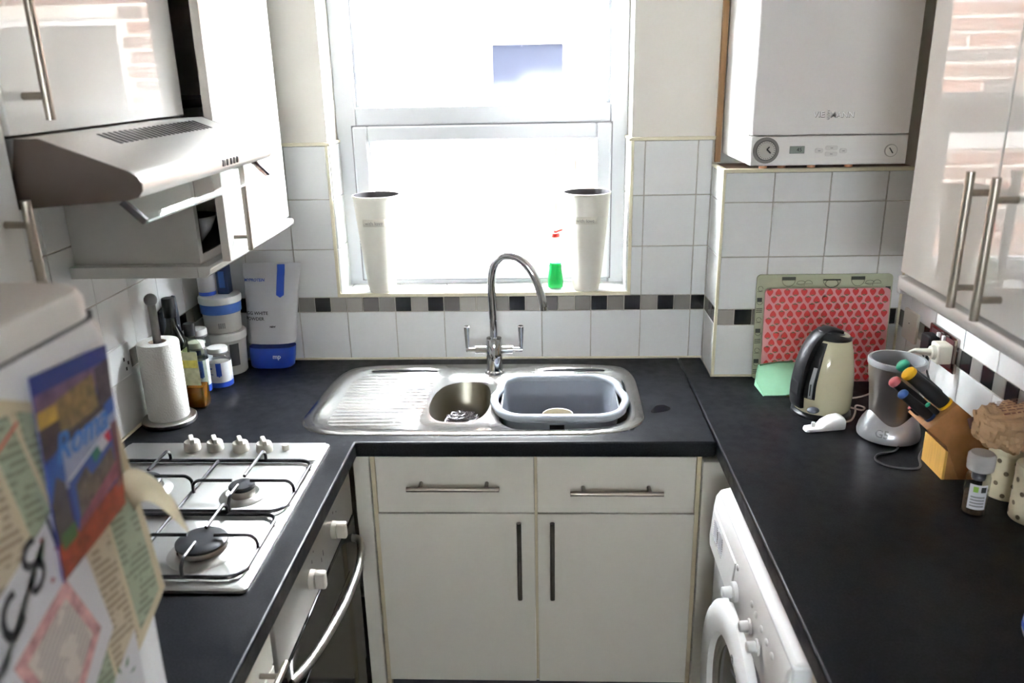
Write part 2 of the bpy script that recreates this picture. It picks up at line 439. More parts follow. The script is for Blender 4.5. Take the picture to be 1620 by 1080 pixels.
# ------------------------------------------------------------------ outside: yard, low wall, brick house opposite
yard = MB().box(-8, 10, -10, 10, -0.25, -0.15).build('floor_yard', mat('yard_concrete', (0.42, 0.40, 0.37), 0.9, vary=0.15, vscale=3), kind='structure')
def brick_mat():
    m = bpy.data.materials.new('stock_brick'); m.use_nodes = True
    nt = m.node_tree; N = nt.nodes; L = nt.links; b = N['Principled BSDF']; b.inputs['Roughness'].default_value = 0.9
    oi = N.new('ShaderNodeObjectInfo'); ge = N.new('ShaderNodeNewGeometry'); ad = N.new('ShaderNodeMath'); ad.operation = 'ADD'
    fr = N.new('ShaderNodeMath'); fr.operation = 'FRACT'
    L.new(oi.outputs['Random'], ad.inputs[0]); L.new(ge.outputs['Random Per Island'], ad.inputs[1]); L.new(ad.outputs[0], fr.inputs[0])
    cr = N.new('ShaderNodeValToRGB'); e = cr.color_ramp.elements
    e[0].color = (0.20, 0.095, 0.07, 1); e[1].color = (0.09, 0.083, 0.08, 1)
    for p_, c_ in ((0.35, (0.25, 0.135, 0.105, 1)), (0.6, (0.19, 0.115, 0.09, 1)), (0.8, (0.14, 0.11, 0.10, 1))):
        q = e.new(p_); q.color = c_
    L.new(fr.outputs[0], cr.inputs[0])
    nz = N.new('ShaderNodeTexNoise'); nz.inputs['Scale'].default_value = 30
    mx = N.new('ShaderNodeMix'); mx.data_type = 'RGBA'; mx.blend_type = 'MULTIPLY'; mx.inputs[0].default_value = 0.35
    L.new(cr.outputs[0], mx.inputs[6]); L.new(nz.outputs['Color'], mx.inputs[7]); L.new(mx.outputs[2], b.inputs['Base Color'])
    return m
BRICK = brick_mat(); MORTAR = mat('lime_mortar', (0.66, 0.64, 0.60), 0.95, vary=0.05)
HY = 2.4
house = thing('brick_house', 'sunlit brick house facade seen through the window across the yard', 'building', (1.0, HY, -0.15))
hx, hy, hz = house.location
def hb(): return MB()
wins = [(0.435, 0.92, 1.60, 1.95), (1.66, 2.52, 0.95, 2.10)]
q = MB()
xs = sorted({-3.2, 0.2, 5.4, *[w[0] for w in wins], *[w[1] for w in wins]}); zs = sorted({-0.15, 2.76, 4.57, *[w[2] for w in wins], *[w[3] for w in wins]})
for x0, x1 in zip(xs, xs[1:]):
    for z0, z1 in zip(zs, zs[1:]):
        if x0 >= 0.2 and z0 >= 2.7: continue
        if not any(w[0] <= x0 and x1 <= w[1] and w[2] <= z0 and z1 <= w[3] for w in wins):
            q.box(x0-hx, x1-hx, 0.007, 0.30, z0-hz, z1-hz)
q.build('mortar_wall', MORTAR, house)
bricks = []
for r in range(59):
    z0 = -0.15+r*0.080
    x = -3.2-(r % 2)*0.1125
    xe = 5.4 if r < 36 else 0.2          # unseen tops set for skylight: left raised to block it, right kept low
    while x < xe:
        x0, x1 = max(x, -3.2), min(x+0.209, xe)
        parts = [(x0, x1)]
        for w in wins:
            if z0+0.062 > w[2] and z0 < w[3]:
                nxt = []
                for a, c in parts:
                    if c <= w[0] or a >= w[1]: nxt.append((a, c))
                    else:
                        if a < w[0]: nxt.append((a, w[0]))
                        if c > w[1]: nxt.append((w[1], c))
                parts = nxt
        for a, c in parts:
            if c-a > 0.03: bricks.append((a, c, z0))
        x += 0.225
bricks.sort(key=lambda t: (((t[0]+t[1])/2-0.6)/1.1)**2+(t[2]-1.35)**2)
rest = MB()
for i, (a, c, z0) in enumerate(bricks):
    dy = random.uniform(-0.0015, 0.002)
    if i < 295:
        o = tile(house, 'brick', 0, round(c-a, 3), 0, 0.05, 0, 0.062, BRICK)
        o.location = ((a+c)/2-hx, 0.025+dy, z0+0.031-hz)
    else:
        rest.box(a-hx, c-hx, dy, 0.05, z0-hz, z0+0.062-hz)
rest.build('bricks', BRICK, house, weld=False, kind='stuff')
for wi, (x0, x1, z0, z1) in enumerate(wins):
    f = MB(); w = 0.042
    X0, X1, Z0, Z1 = x0-hx, x1-hx, z0-hz, z1-hz
    f.box(X0, X0+w, 0.03, 0.1, Z0, Z1); f.box(X1-w, X1, 0.03, 0.1, Z0, Z1); f.box(X0+w, X1-w, 0.03, 0.1, Z1-w, Z1)
    zb = Z0+(0.09 if wi == 0 else w)
    f.box(X0+w, X1-w, 0.03, 0.1, Z0, zb)
    fo = f.build('house_window', UPVC, house, bevel=0.004, weld=False)
    MB().box(X0+w, X1-w, 0.06, 0.066, zb, Z1-w).build('house_pane', mat('dim_house_glass%d' % wi, (0.030, 0.036, 0.055) if wi == 0 else (0.16, 0.165, 0.165), 0.08), fo)
    MB().box(X0-0.04, X1+0.04, -0.05, 0.08, Z0-0.05, Z0).build('stone_sill', MORTAR, fo, bevel=0.004)
MB().box(-3.2-hx, 0.30-hx, -0.02, 0.02, 1.30-hz, 1.45-hz).build('string_course', mat('grey_render_band', (0.40, 0.40, 0.40), 0.8), house)
MB().box(0.2-hx, 5.5-hx, -0.38, 0.30, 2.76-hz, 2.80-hz).build('shade_soffit', UPVC, house)  # unseen overhang added to block overhead sky from the brick wall
MB().box(0.2-hx, 5.5-hx, -0.40, -0.37, 2.74-hz, 2.92-hz).build('shade_fascia', UPVC, house)  # front edge of the added overhang, out of view
gw = thing('garden_wall', 'low brick yard wall with dark coping just outside the window', 'wall', (0.95, 1.66, -0.15))
MB().box(-0.70, 1.5, -0.05, 0.05, 0, 1.17).build('mortar_core', MORTAR, gw)
for r in range(15):
    for k in range(10):
        xx = -0.70+k*0.22+(0.0 if r % 2 == 0 else 0.11)
        if xx+0.21 > 1.5: continue
        o = tile(gw, 'brick', 0, 0.21, 0, 0.11, 0, 0.065, BRICK); o.location = (xx+0.105, 0, 0.0425+r*0.076)
MB().box(-0.72, 1.52, -0.085, 0.085, 1.165, 1.205).build('coping', mat('dark_coping', (0.05, 0.05, 0.055), 0.7), gw, bevel=0.006)

# ================================================================== FITTED KITCHEN
def bar_handle(parent, p0, p1, out, r=0.006, inset=0.033, stand=0.035, m=None, name='handle'):
    """Bar handle p0->p1 standing off along -out; posts run back to the door face."""
    m = m or HANDLE
    a, c, o = Vector(p0), Vector(p1), Vector(out)
    d = (c-a).normalized()
    q = MB(); q.cyl(a, c, r, seg=14)
    for t in (a+d*inset, c-d*inset): q.cyl(t, t-o*stand, r*0.8, seg=12)
    return q.build(name, m, parent, weld=False)

# --- base cabinet under the sink: two drawers over two doors
ox, oy = 0.745, -0.595
base = thing('sink_base_cabinet', 'cream base cabinet under the sink with two drawers over two doors', 'cabinet', (ox, -0.30, 0.0))
B = lambda x0, x1, y0, y1, z0, z1: MB().box(x0-ox, x1-ox, y0+0.30, y1+0.30, z0, z1)
B(0.330, 1.155, -0.573, -0.02, 0.15, 0.66).build('body', CARC, base)
B(0.345, 1.147, -0.5735, -0.56, 0.66, 0.855).build('front_rail', DARKIN, base)
for x0, x1, hx0, hx1, hzz, tilt in ((0.342, 0.7435, 0.424, 0.657, 0.7755, 0), (0.7515, 1.148, 0.834, 1.065, 0.764, 0)):
    dr = B(x0, x1, -0.595, -0.575, 0.691, 0.848).build('drawer', CREAM, base, bevel=0.0015)
    bar_handle(dr, (hx0-ox, -0.330, hzz), (hx1-ox, -0.330, hzz), (0, -1, 0))
for x0, x1, hxx in ((0.340, 0.7440, 0.7045), (0.7515, 1.150, 0.789)):
    do = B(x0, x1, -0.595, -0.575, 0.165, 0.687).build('door', CREAM, base, bevel=0.0015)
    bar_handle(do, (hxx-ox, -0.330, 0.681), (hxx-ox, -0.330, 0.455), (0, -1, 0), m=DHANDLE)
B(0.7442, 0.7512, -0.585, -0.57, 0.165, 0.848).build('gap_strip', YEDGE, base)
B(0.286, 0.327, -0.600, -0.575, 0.02, 0.855).build('corner_post', CREAM, base, bevel=0.002)
B(0.328, 0.3405, -0.590, -0.573, 0.10, 0.852).build('filler_strip', YEDGE, base, bevel=0.002)
B(1.150, 1.162, -0.590, -0.573, 0.10, 0.850).build('filler_strip', YEDGE, base, bevel=0.002)
B(1.163, 1.235, -0.602, -0.575, 0.02, 0.838).build('corner_post', CREAM, base, bevel=0.002)
B(0.330, 1.16, -0.545, -0.53, 0.0, 0.148).build('plinth', DGREY, base)

# --- worktops
def slab(name, xs, ys, keep, z0, z1, m, **k):
    q = MB()
    n, mm = len(xs)-1, len(ys)-1
    inside = lambda i, j: 0 <= i < n and 0 <= j < mm and keep((xs[i]+xs[i+1])/2, (ys[j]+ys[j+1])/2)
    for i in range(n):
        for j in range(mm):
            if not inside(i, j): continue
            x0, x1, y0, y1 = xs[i], xs[i+1], ys[j], ys[j+1]
            q.quad((x0, y0, z1), (x1, y0, z1), (x1, y1, z1), (x0, y1, z1))
            q.quad((x0, y0, z0), (x0, y1, z0), (x1, y1, z0), (x1, y0, z0))
            if not inside(i-1, j): q.quad((x0, y0, z0), (x0, y0, z1), (x0, y1, z1), (x0, y1, z0))
            if not inside(i+1, j): q.quad((x1, y0, z0), (x1, y1, z0), (x1, y1, z1), (x1, y0, z1))
            if not inside(i, j-1): q.quad((x0, y0, z0), (x1, y0, z0), (x1, y0, z1), (x0, y0, z1))
            if not inside(i, j+1): q.quad((x0, y1, z0), (x0, y1, z1), (x1, y1, z1), (x1, y1, z0))
    return q.build(name, m, **k)
XL, XR, YF, TH = 0.303, 1.190, -0.618, 0.041
hob_hole = (-0.215, 0.215, -1.205, -0.665); sink_hole = (0.165, 0.995, -0.545, -0.115)
xs = sorted({XLW+0.001, XL, XR-0.001, *hob_hole[:2], *sink_hole[:2]}); ys = sorted({-1.695, YF, -0.003, *hob_hole[2:], *sink_hole[2:]})
def keep(x, y):
    if hob_hole[0] < x < hob_hole[1] and hob_hole[2] < y < hob_hole[3]: return False
    if sink_hole[0] < x < sink_hole[1] and sink_hole[2] < y < sink_hole[3]: return False
    return x < XL or y > YF
wt = slab('worktop', xs, ys, keep, WT-TH, WT, WORK, bevel=0.005, seg=3)
tag(wt, 'black slate-effect worktop running under hob and sink in an L', 'worktop')
xs = sorted({XR, XB-0.002, XRW-0.001}); ys = sorted({-2.9, -0.170, -0.003, YF})
wr = slab('worktop', xs, ys, lambda x, y: (y < -0.17) or x < XB-0.002, WT-TH, WT+0.0008, WORK, bevel=0.005, seg=3)
tag(wr, 'long black worktop on the right over the white washing machine', 'worktop')

# --- wall cabinets on the right
CX = 1.46
cab = thing('wall_cabinet', 'gloss white wall cabinet beside the boiler with two tall bar handles', 'cabinet', (1.62, -1.17, 1.35))
def WC(x0, x1, y0, y1, z0, z1): return MB().box(x0-1.62, x1-1.62, y0+1.17, y1+1.17, z0-1.35, z1-1.35)
WC(CX+0.021, XRW-0.001, -1.46, -0.880, 1.378, 2.30).build('body', CARC, cab)
for y0, y1, hy in ((-1.166, -0.877, -1.153), (-1.457, -1.169, -1.228)):
    do = WC(CX, CX+0.020, y0, y1, 1.383, 2.28).build('door', GLOSS, cab, bevel=0.002)
    bar_handle(do, (CX-0.035-1.62, hy+1.17, 1.605-1.35), (CX-0.035-1.62, hy+1.17, 1.391-1.35), (-1, 0, 0), r=0.0068, inset=0.032)
pel = [(CX+0.012, 1.378), (CX-0.004, 1.376), (CX-0.008, 1.366), (CX-0.004, 1.352), (CX+0.012, 1.342), (CX+0.030, 1.342), (CX+0.030, 1.378)]
q = MB(); q.prism([(x-1.62, z-1.35) for x, z in pel], 'y', -1.46+1.17, -0.890+1.17)
q.build('pelmet', mat('silver_white_pelmet', (0.70, 0.71, 0.70), 0.25), cab, bevel=0.002)
q = MB(); q.box(CX-0.004-1.62, XRW-0.001-1.62, 0.278, 0.292, -0.008, 0.028)
q.build('pelmet_return', MATS['silver_white_pelmet'], cab, bevel=0.004)

# --- far-left wall cabinet with its door ajar
cab = thing('wall_cabinet', 'white wall cabinet in the corner beside the hood, glossy door ajar', 'cabinet', (-0.14, -0.35, 1.34))
def LC(x0, x1, y0, y1, z0, z1): return MB().box(x0+0.14, x1+0.14, y0+0.35, y1+0.35, z0-1.34, z1-1.34)
LC(XLW+0.001, 0.0, -0.667, -0.649, 1.366, 2.30).build('side_panel', CARC, cab, bevel=0.001)
LC(XLW+0.001, 0.0, -0.060, -0.042, 1.366, 2.30).build('side_panel', CARC, cab)
LC(XLW+0.001, 0.0, -0.649, -0.060, 1.366, 1.384).build('bottom_panel', CARC, cab)
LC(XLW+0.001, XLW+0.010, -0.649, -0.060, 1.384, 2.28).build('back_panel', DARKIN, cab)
LC(XLW+0.010, -0.0005, -0.6485, -0.6455, 1.384, 2.28).build('dark_side_sheet', DARKIN, cab)  # thin dark sheet over the inner side face
LC(XLW+0.010, -0.003, -0.645, -0.060, 1.384, 1.386).build('dark_base_sheet', DARKIN, cab)  # thin dark sheet over the bottom panel
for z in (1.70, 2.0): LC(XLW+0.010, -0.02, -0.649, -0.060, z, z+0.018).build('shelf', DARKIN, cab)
LC(XLW+0.001, 0.0, -0.649, -0.060, 2.282, 2.30).build('top_panel', CARC, cab)
th_ = math.radians(4.9)
do = MB().box(-0.018, 0.0, -0.606, 0.0, 1.372, 2.28).build('door', GLOSS, cab, bevel=0.0015)
do.location = (0.021+0.14, -0.070+0.35, -1.34); do.rotation_euler = (0, 0, th_)
MB().box(-0.0178, -0.0002, -0.6075, -0.6058, 1.3725, 2.2795).build('edge_banding', EDGE, do)
bar_handle(do, (0.034, -0.560, 1.388), (0.034, -0.560, 1.605), (1, 0, 0), r=0.006, inset=0.030, stand=0.034)
pl = [(0.0, 1.364), (0.026, 1.364), (0.030, 1.358), (0.028, 1.346), (0.018, 1.338), (0.0, 1.338)]
q = MB(); q.prism([(x+0.14, z-1.34) for x, z in pl], 'y', -0.690+0.35, -0.052+0.35); q.build('pelmet', GLOSS, cab, bevel=0.002)
LC(XLW+0.001, 0.0, -0.690, -0.670, 1.338, 1.364).build('pelmet_return', CARC, cab, bevel=0.001)
LC(XLW+0.001, 0.0, -0.670, -0.052, 1.354, 1.3655).build('underside', CARC, cab)
bowl = MB().lathe([(0.022, 0), (0.024, 0.004), (0.050, 0.035), (0.064, 0.068), (0.062, 0.068), (0.048, 0.037), (0.020, 0.008)], seg=28).build('bowl', mat('clear_grey_bowl', (0.35, 0.36, 0.37), 0.12))
bowl.location = (-0.068, -0.545, 1.387)
tag(bowl, 'small pale bowl on the shelf inside the ajar cabinet', 'bowl')

# --- cabinet above the hood
cab = thing('wall_cabinet', 'gloss white cabinet above the extractor hood reflecting the brick wall', 'cabinet', (-0.14, -0.98, 1.70))
MB().box(XLW+0.141, 0.139, -0.296, 0.290, 0.0, 0.6).build('body', CARC, cab)
do = MB().box(0.140, 0.160, -0.298, 0.287, -0.010, 0.58).build('door', GLOSS, cab, bevel=0.002)
bar_handle(do, (0.195, -0.250, 0.009), (0.195, -0.250, 0.30), (1, 0, 0), r=0.0068, inset=0.034)
# --- near-left wall cabinet
cab = thing('wall_cabinet', 'white wall cabinet at the left edge above the fridge top', 'cabinet', (-0.14, -1.50, 1.37))
MB().box(XLW+0.141, 0.139, -0.195, 0.205, 0.0, 0.93).build('body', CARC, cab)
do = MB().box(0.140, 0.160, -0.197, 0.209, 0.005, 0.91).build('door', GLOSS, cab, bevel=0.002)
bar_handle(do, (0.195, 0.172, 0.030), (0.195, 0.172, 0.236), (1, 0, 0), r=0.0068, inset=0.034)

# --- extractor hood
hood = thing('extractor_hood', 'brushed steel visor extractor hood with a glass flap', 'extractor hood', (0.0, -0.98, 1.58))
HY0, HY1 = -0.296, 0.286
prof = [(XLW+0.002, 0.004), (0.0, 0.005), (0.178, 0.017), (0.191, 0.021), (0.198, 0.030), (0.199, 0.040), (0.194, 0.050), (0.182, 0.058), (0.058, 0.106), (XLW+0.002, 0.106)]
prof = [(x, z) for x, z in prof]
MB().prism(prof, 'y', HY0, HY1).build('canopy', STEELH, hood, bevel=0.001)
ins = 0.0012
def end_plate(y0, y1):
    MB().prism([(x, z) for x, z in prof[1:-1]]+[(0.024, 0.106)], 'y', y0, y1).build('end_plate', mat('brown_reflect_steel', (0.085, 0.066, 0.055), 0.38, metal=0.7), hood)  # warm brown reflection is put into the colour of the steel ends
end_plate(HY0-0.003, HY0); end_plate(HY1, HY1+0.003)
sl = Vector((0.182-0.058, 0, 0.058-0.106)).normalized(); nrm = Vector((-sl.z, 0, sl.x))
p0 = Vector((0.058, 0, 0.106))
NV = 22
for i in range(NV):
    y = -0.155+0.365*i/(NV-1)
    a = p0+sl*0.012; c = p0+sl*0.052
    q = MB()
    for s in (0, 1): pass
    w = 0.0038
    pts = []
    for s, yy in ((a, y), (c, y)):
        pts += [(s+nrm*0.0009, yy), (s-nrm*0.0006, yy)]
    v = [q.v(P_.x, yy+dy, P_.z) for (P_, yy) in pts for dy in (-w, w)]
    q.face([v[0], v[1], v[5], v[4]]); q.face([v[2], v[6], v[7], v[3]]); q.face([v[0], v[4], v[6], v[2]]); q.face([v[1], v[3], v[7], v[5]]); q.face([v[0], v[2], v[3], v[1]]); q.face([v[4], v[5], v[7], v[6]])
    q.build('vent_slot', BLACKP, hood)
for k, yy in enumerate((0.010, 0.030, 0.048, 0.064, 0.080)):
    MB().box(0.194, 0.2005, yy, yy+(0.012 if k == 0 else 0.008), 0.031, 0.043).build('control_button', DGREY, hood, bevel=0.001)
GL2 = glass_mat('hood_glass', (0.86, 0.93, 0.92))
g0, g1 = Vector((0.160, 0, 0.014)), Vector((0.190, 0, -0.016))
gd = (g1-g0).normalized(); gn = Vector((gd.z, 0, -gd.x))*0.0025
MB().prism([((g0+gn).x, (g0+gn).z), ((g1+gn).x, (g1+gn).z), ((g1-gn).x, (g1-gn).z), ((g0-gn).x, (g0-gn).z)], 'y', HY0+0.012, HY1-0.012).build('glass_flap', GL2, hood)
MB().cyl((g1.x+0.0012, HY0+0.012, g1.z-0.001), (g1.x+0.0012, HY1-0.012, g1.z-0.001), 0.0022, seg=8).build('flap_edge', mat('green_glass_edge', (0.62, 0.75, 0.74), 0.15), hood)
for y in (HY0+0.006, HY1-0.014):
    MB().prism([((g0+gn*2).x, (g0+gn*2).z), ((g1+gn*2).x, (g1+gn*2).z), ((g1-gn*2).x, (g1-gn*2).z), ((g0-gn*2).x, (g0-gn*2).z)], 'y', y, y+0.008).build('flap_bracket', DGREY, hood)

# --- boiler
BX0, BX1, BYF, BZ = 1.286, 1.667, -0.350, 1.528
boi = thing('boiler', 'white wall-hung gas boiler with dial, display and gauge', 'boiler', (1.476, -0.17, BZ))
def BB(x0, x1, y0, y1, z0, z1): return MB().box(x0-1.476, x1-1.476, y0+0.17, y1+0.17, z0-BZ, z1-BZ)
BB(BX0+0.001, BX1-0.001, -0.31, 0.002, BZ, 2.25).build('casing', BOILERM, boi, bevel=0.003)
BB(BX0, BX1, BYF, -0.312, 1.6005, 2.25).build('front_cover', BOILERM, boi, bevel=0.004)
pan = BB(BX0, BX1, BYF, -0.312, BZ, 1.599).build('control_panel', mat('boiler_panel_plastic', (0.74, 0.73, 0.71), 0.4), boi, bevel=0.003)
yl = BYF+0.17
def disc(x, z, r, y0, y1, m, nm, par=None, seg=36): return MB().cyl((x-1.476, y0, z-BZ), (x-1.476, y1, z-BZ), r, seg=seg).build(nm, m, par or boi)
dl = disc(1.322, 1.566, 0.0315, yl+0.002, yl-0.006, mat('dial_bezel', (0.16, 0.15, 0.14), 0.4), 'timer_dial')
disc(1.322, 1.566, 0.0245, yl-0.006, yl-0.0068, mat('dial_dark_ring', (0.03, 0.03, 0.03), 0.4), 'dial_ring', dl)
disc(1.322, 1.566, 0.0225, yl-0.0068, yl-0.009, mat('dial_face', (0.42, 0.40, 0.36), 0.5), 'dial_face', dl)
q = MB()
for k in range(24):
    a = 2*PI*k/24; c_, s_ = math.cos(a), math.sin(a); x, z = 1.322-1.476, 1.566-BZ
    q.cyl((x+0.0185*c_, yl-0.0092, z+0.0185*s_), (x+0.0212*c_, yl-0.0092, z+0.0212*s_), 0.0006, seg=5)
q.build('dial_ticks', INK, dl, weld=False, kind='stuff')
q = MB(); q.cyl((1.323-1.476, yl-0.0096, 1.569-BZ), (1.332-1.476, yl-0.0096, 1.560-BZ), 0.0018, seg=6); q.cyl((1.323-1.476, yl-0.0096, 1.569-BZ), (1.329-1.476, yl-0.0096, 1.575-BZ), 0.0015, seg=6)
q.build('dial_hand', INK, dl, weld=False)
lcd = BB(1.381, 1.417, BYF-0.0015, BYF+0.002, 1.557, 1.575).build('display', mat('lcd', (0.26, 0.30, 0.27), 0.15), boi, bevel=0.0008)
text('45', 0.013, INK, 'display_digits', lcd, FACE_CAM(1.404-1.476, yl-0.002, 1.566-BZ))
for x0, x1, z0, z1 in ((1.443, 1.463, 1.557, 1.569), (1.468, 1.498, 1.5635, 1.575), (1.468, 1.498, 1.549, 1.5605), (1.503, 1.521, 1.556, 1.568)):
    p_ = rrect(x0-1.476, x1-1.476, z0-BZ, z1-BZ, 0.0045, 4)
    bt = MB().prism(p_, 'y', yl+0.001, yl-0.0012).build('button', mat('button_pale', (0.62, 0.61, 0.59), 0.45), boi)
    MB().box((x0+x1)/2-1.476-0.003, (x0+x1)/2-1.476+0.003, yl-0.0016, yl-0.001, (z0+z1)/2-BZ-0.0008, (z0+z1)/2-BZ+0.0008).build('button_mark', GINK, bt)
ga = disc(1.627, 1.561, 0.0155, yl+0.002, yl-0.003, mat('gauge_rim', (0.40, 0.39, 0.37), 0.3), 'pressure_gauge')
disc(1.627, 1.561, 0.0135, yl-0.003, yl-0.0036, mat('gauge_face', (0.75, 0.74, 0.72), 0.4), 'gauge_face', ga)
MB().cyl((1.622-1.476, yl-0.0042, 1.568-BZ), (1.631-1.476, yl-0.0042, 1.555-BZ), 0.0014, seg=6).build('gauge_needle', INK, ga)
LOGO = mat('logo_silver', (0.90, 0.90, 0.90), 0.3)
text('VIE', 0.0185, LOGO, 'lettering', boi, FACE_CAM(1.444-1.476, yl-0.0006, 1.6495-BZ), 0.0008, bold=0.0002, sx=1.1)
text('MANN', 0.0185, LOGO, 'lettering', boi, FACE_CAM(1.500-1.476, yl-0.0006, 1.648-BZ), 0.0008, bold=0.0002, sx=1.05)
text('S', 0.0150, LOGO, 'lettering', boi, FACE_CAM(1.4655-1.476, yl-0.0006, 1.655-BZ), 0.0008, bold=0.0002)
text('S', 0.0150, LOGO, 'lettering', boi, FACE_CAM(1.4665-1.476, yl-0.0006, 1.643-BZ), 0.0008, bold=0.0002)
for nm, s in (('lettering_shadow', 1),):
    SH = mat('logo_shadow', (0.045, 0.04, 0.04), 0.5)
    for t_, x_, z_, sz_, k_ in (('VIE', 1.4449, 1.6485, 0.0185, 1.1), ('MANN', 1.5009, 1.6470, 0.0185, 1.05), ('S', 1.4664, 1.6540, 0.015, 1.0), ('S', 1.4674, 1.6420, 0.015, 1.0)):
        text(t_, sz_, SH, nm, boi, FACE_CAM(x_-1.476, yl-0.0002, z_-BZ), 0.0002, bold=0.0004, sx=k_)
for x in (1.37, 1.42, 1.50, 1.60):
    BBm = MB().cyl((x-1.476, 0.02, -0.030), (x-1.476, 0.02, 0.002), 0.011, seg=14)
    BBm.build('pipe_stub', mat('copper', (0.60, 0.30, 0.18), 0.35, metal=1.0), boi)
bp = MB().box(1.268, 1.283, -0.012, 0.006, 1.503, 2.30).build('backing_strip', mat('brown_wood_strip', (0.30, 0.17, 0.08), 0.7, vary=0.35, vscale=14, stretch=(4, 4, 0.6)))
tag(bp, 'rough brown wooden strip up the wall left of the boiler', 'wood strip')

# ================================================================== APPLIANCES
# --- gas hob
hob = thing('gas_hob', 'stainless steel four-burner gas hob set in the left worktop', 'hob', (0.0, -0.94, 0.900))
pl_ = rrect(-0.255, 0.247, -0.297, 0.300, 0.012)
MB().loft([[(x, y, 0.0005) for x, y in pl_], [(x, y, 0.007) for x, y in pl_], [(x*0.985, y*0.987, 0.010) for x, y in pl_]], (True, True)).build('steel_top', mat('hob_steel', (0.60, 0.595, 0.58), 0.36, metal=1.0), hob)
MB().box(-0.245, 0.238, 0.200, 0.294, 0.010, 0.0125).build('control_strip', MATS['hob_steel'], hob, bevel=0.0015)
MB().box(-0.215, 0.215, -0.262, 0.272, -0.045, 0.0).build('burner_box', DGREY, hob)
for xk, yk in ((-0.077, 0.256), (-0.021, 0.256), (0.043, 0.251), (0.102, 0.247)):
    kn = MB().lathe([(0.0185, 0.0125), (0.0195, 0.016), (0.0185, 0.032), (0.0170, 0.035)], (xk, yk, 0), 28).build('control_knob', mat('knob_cream', (0.66, 0.62, 0.55), 0.4), hob)
    a = 0.5
    q = MB(); q.box(-0.0055, 0.0055, -0.018, 0.018, 0.030, 0.046)
    bmesh.ops.rotate(q.bm, verts=q.bm.verts, cent=(0, 0, 0), matrix=Matrix.Rotation(a, 3, 'Z')); bmesh.ops.translate(q.bm, verts=q.bm.verts, vec=(xk, yk, 0))
    q.build('knob_grip', MATS['knob_cream'], kn, bevel=0.003)
MB().lathe([(0.0085, 0.0125), (0.0085, 0.024), (0.0075, 0.0255)], (0.150, 0.257, 0), 20).build('ignition_button', MATS['knob_cream'], hob)
MB().box(-0.235, 0.235, 0.188, 0.196, 0.0098, 0.0112).build('step_line', DGREY, hob)
def burner(x, y, rc, rd):
    MB().lathe([(rd, 0.0102), (rd*0.93, 0.015), (rd*0.70, 0.019), (rc*1.02, 0.013), (rc*0.8, 0.012)], (x, y, 0), 40, (False, False)).build('burner_dish', MATS['hob_steel'], hob)
    MB().lathe([(rc*0.95, 0.011), (rc*0.98, 0.024), (rc*0.90, 0.030)], (x, y, 0), 36).build('burner_ring', mat('burner_alloy', (0.35, 0.32, 0.29), 0.45, metal=1.0), hob)
    MB().lathe([(rc*0.96, 0.029), (rc*1.06, 0.031), (rc*1.06, 0.036), (rc*0.96, 0.039), (rc*0.5, 0.0405), (0.0005, 0.041)], (x, y, 0), 40).build('burner_cap', mat('burner_cap_black', (0.020, 0.021, 0.024), 0.38), hob)
burner(0.125, 0.035, 0.026, 0.050); burner(0.125, -0.180, 0.045, 0.066); burner(-0.10, 0.055, 0.036, 0.058); burner(-0.10, -0.165, 0.036, 0.058)
def pan_support(x0, x1, y0, y1, bur):
    zr, zt = 0.0175, 0.047
    q = MB()
    pts = [(x, y, zr) for x, y in rrect(x0, x1, y0, y1, 0.032, 6)]
    q.tube(pts, 0.0042, 8, closed=True)
    root = q.build('pan_support', BLACKE, hob, weld=False)
    q = MB()
    for x, y in ((x0+0.01, y0+0.035), (x1-0.002, y0+0.035), (x0+0.01, y1-0.035), (x1-0.002, y1-0.035)): q.cyl((x, y, 0.0102), (x, y, zr), 0.005, seg=10)
    q.build('rubber_foot', BLACKP, root, weld=False)
    for bx, by, ri in bur:
        for dx, dy in ((1, 0), (-1, 0), (0, 1), (0, -1)):
            if dx: ex = x1 if dx > 0 else x0
            if dx > 0 and bx < 0: ex = 0.008
            if dx < 0 and bx > 0: ex = 0.018
            e = Vector((ex if dx else bx, by if dx else (y1 if dy > 0 else y0), zr)); i_ = Vector((bx+dx*ri, by+dy*ri, zt))
            dr = Vector((dx, dy, 0))
            if (e-i_).dot(dr) < 0.012: continue
            pts = spline([e, e+Vector((0, 0, 0.018))-dr*0.001, e-dr*0.012+Vector((0, 0, 0.0285)), Vector((e.x-dr.x*0.030, e.y-dr.y*0.030, zt)), i_], 4)
            MB().tube(pts, 0.0036, 8).build('finger', BLACKE, root)
    xm = 0.013
    MB().tube([(xm, y0, zr), (xm, y1, zr)], 0.0038, 8).build('cross_bar', BLACKE, root)
pan_support(-0.225, 0.236, -0.042, 0.188, ((0.125, 0.035, 0.020), (-0.10, 0.055, 0.028)))
pan_support(-0.225, 0.231, -0.272, -0.053, ((0.125, -0.180, 0.026), (-0.10, -0.165, 0.028)))

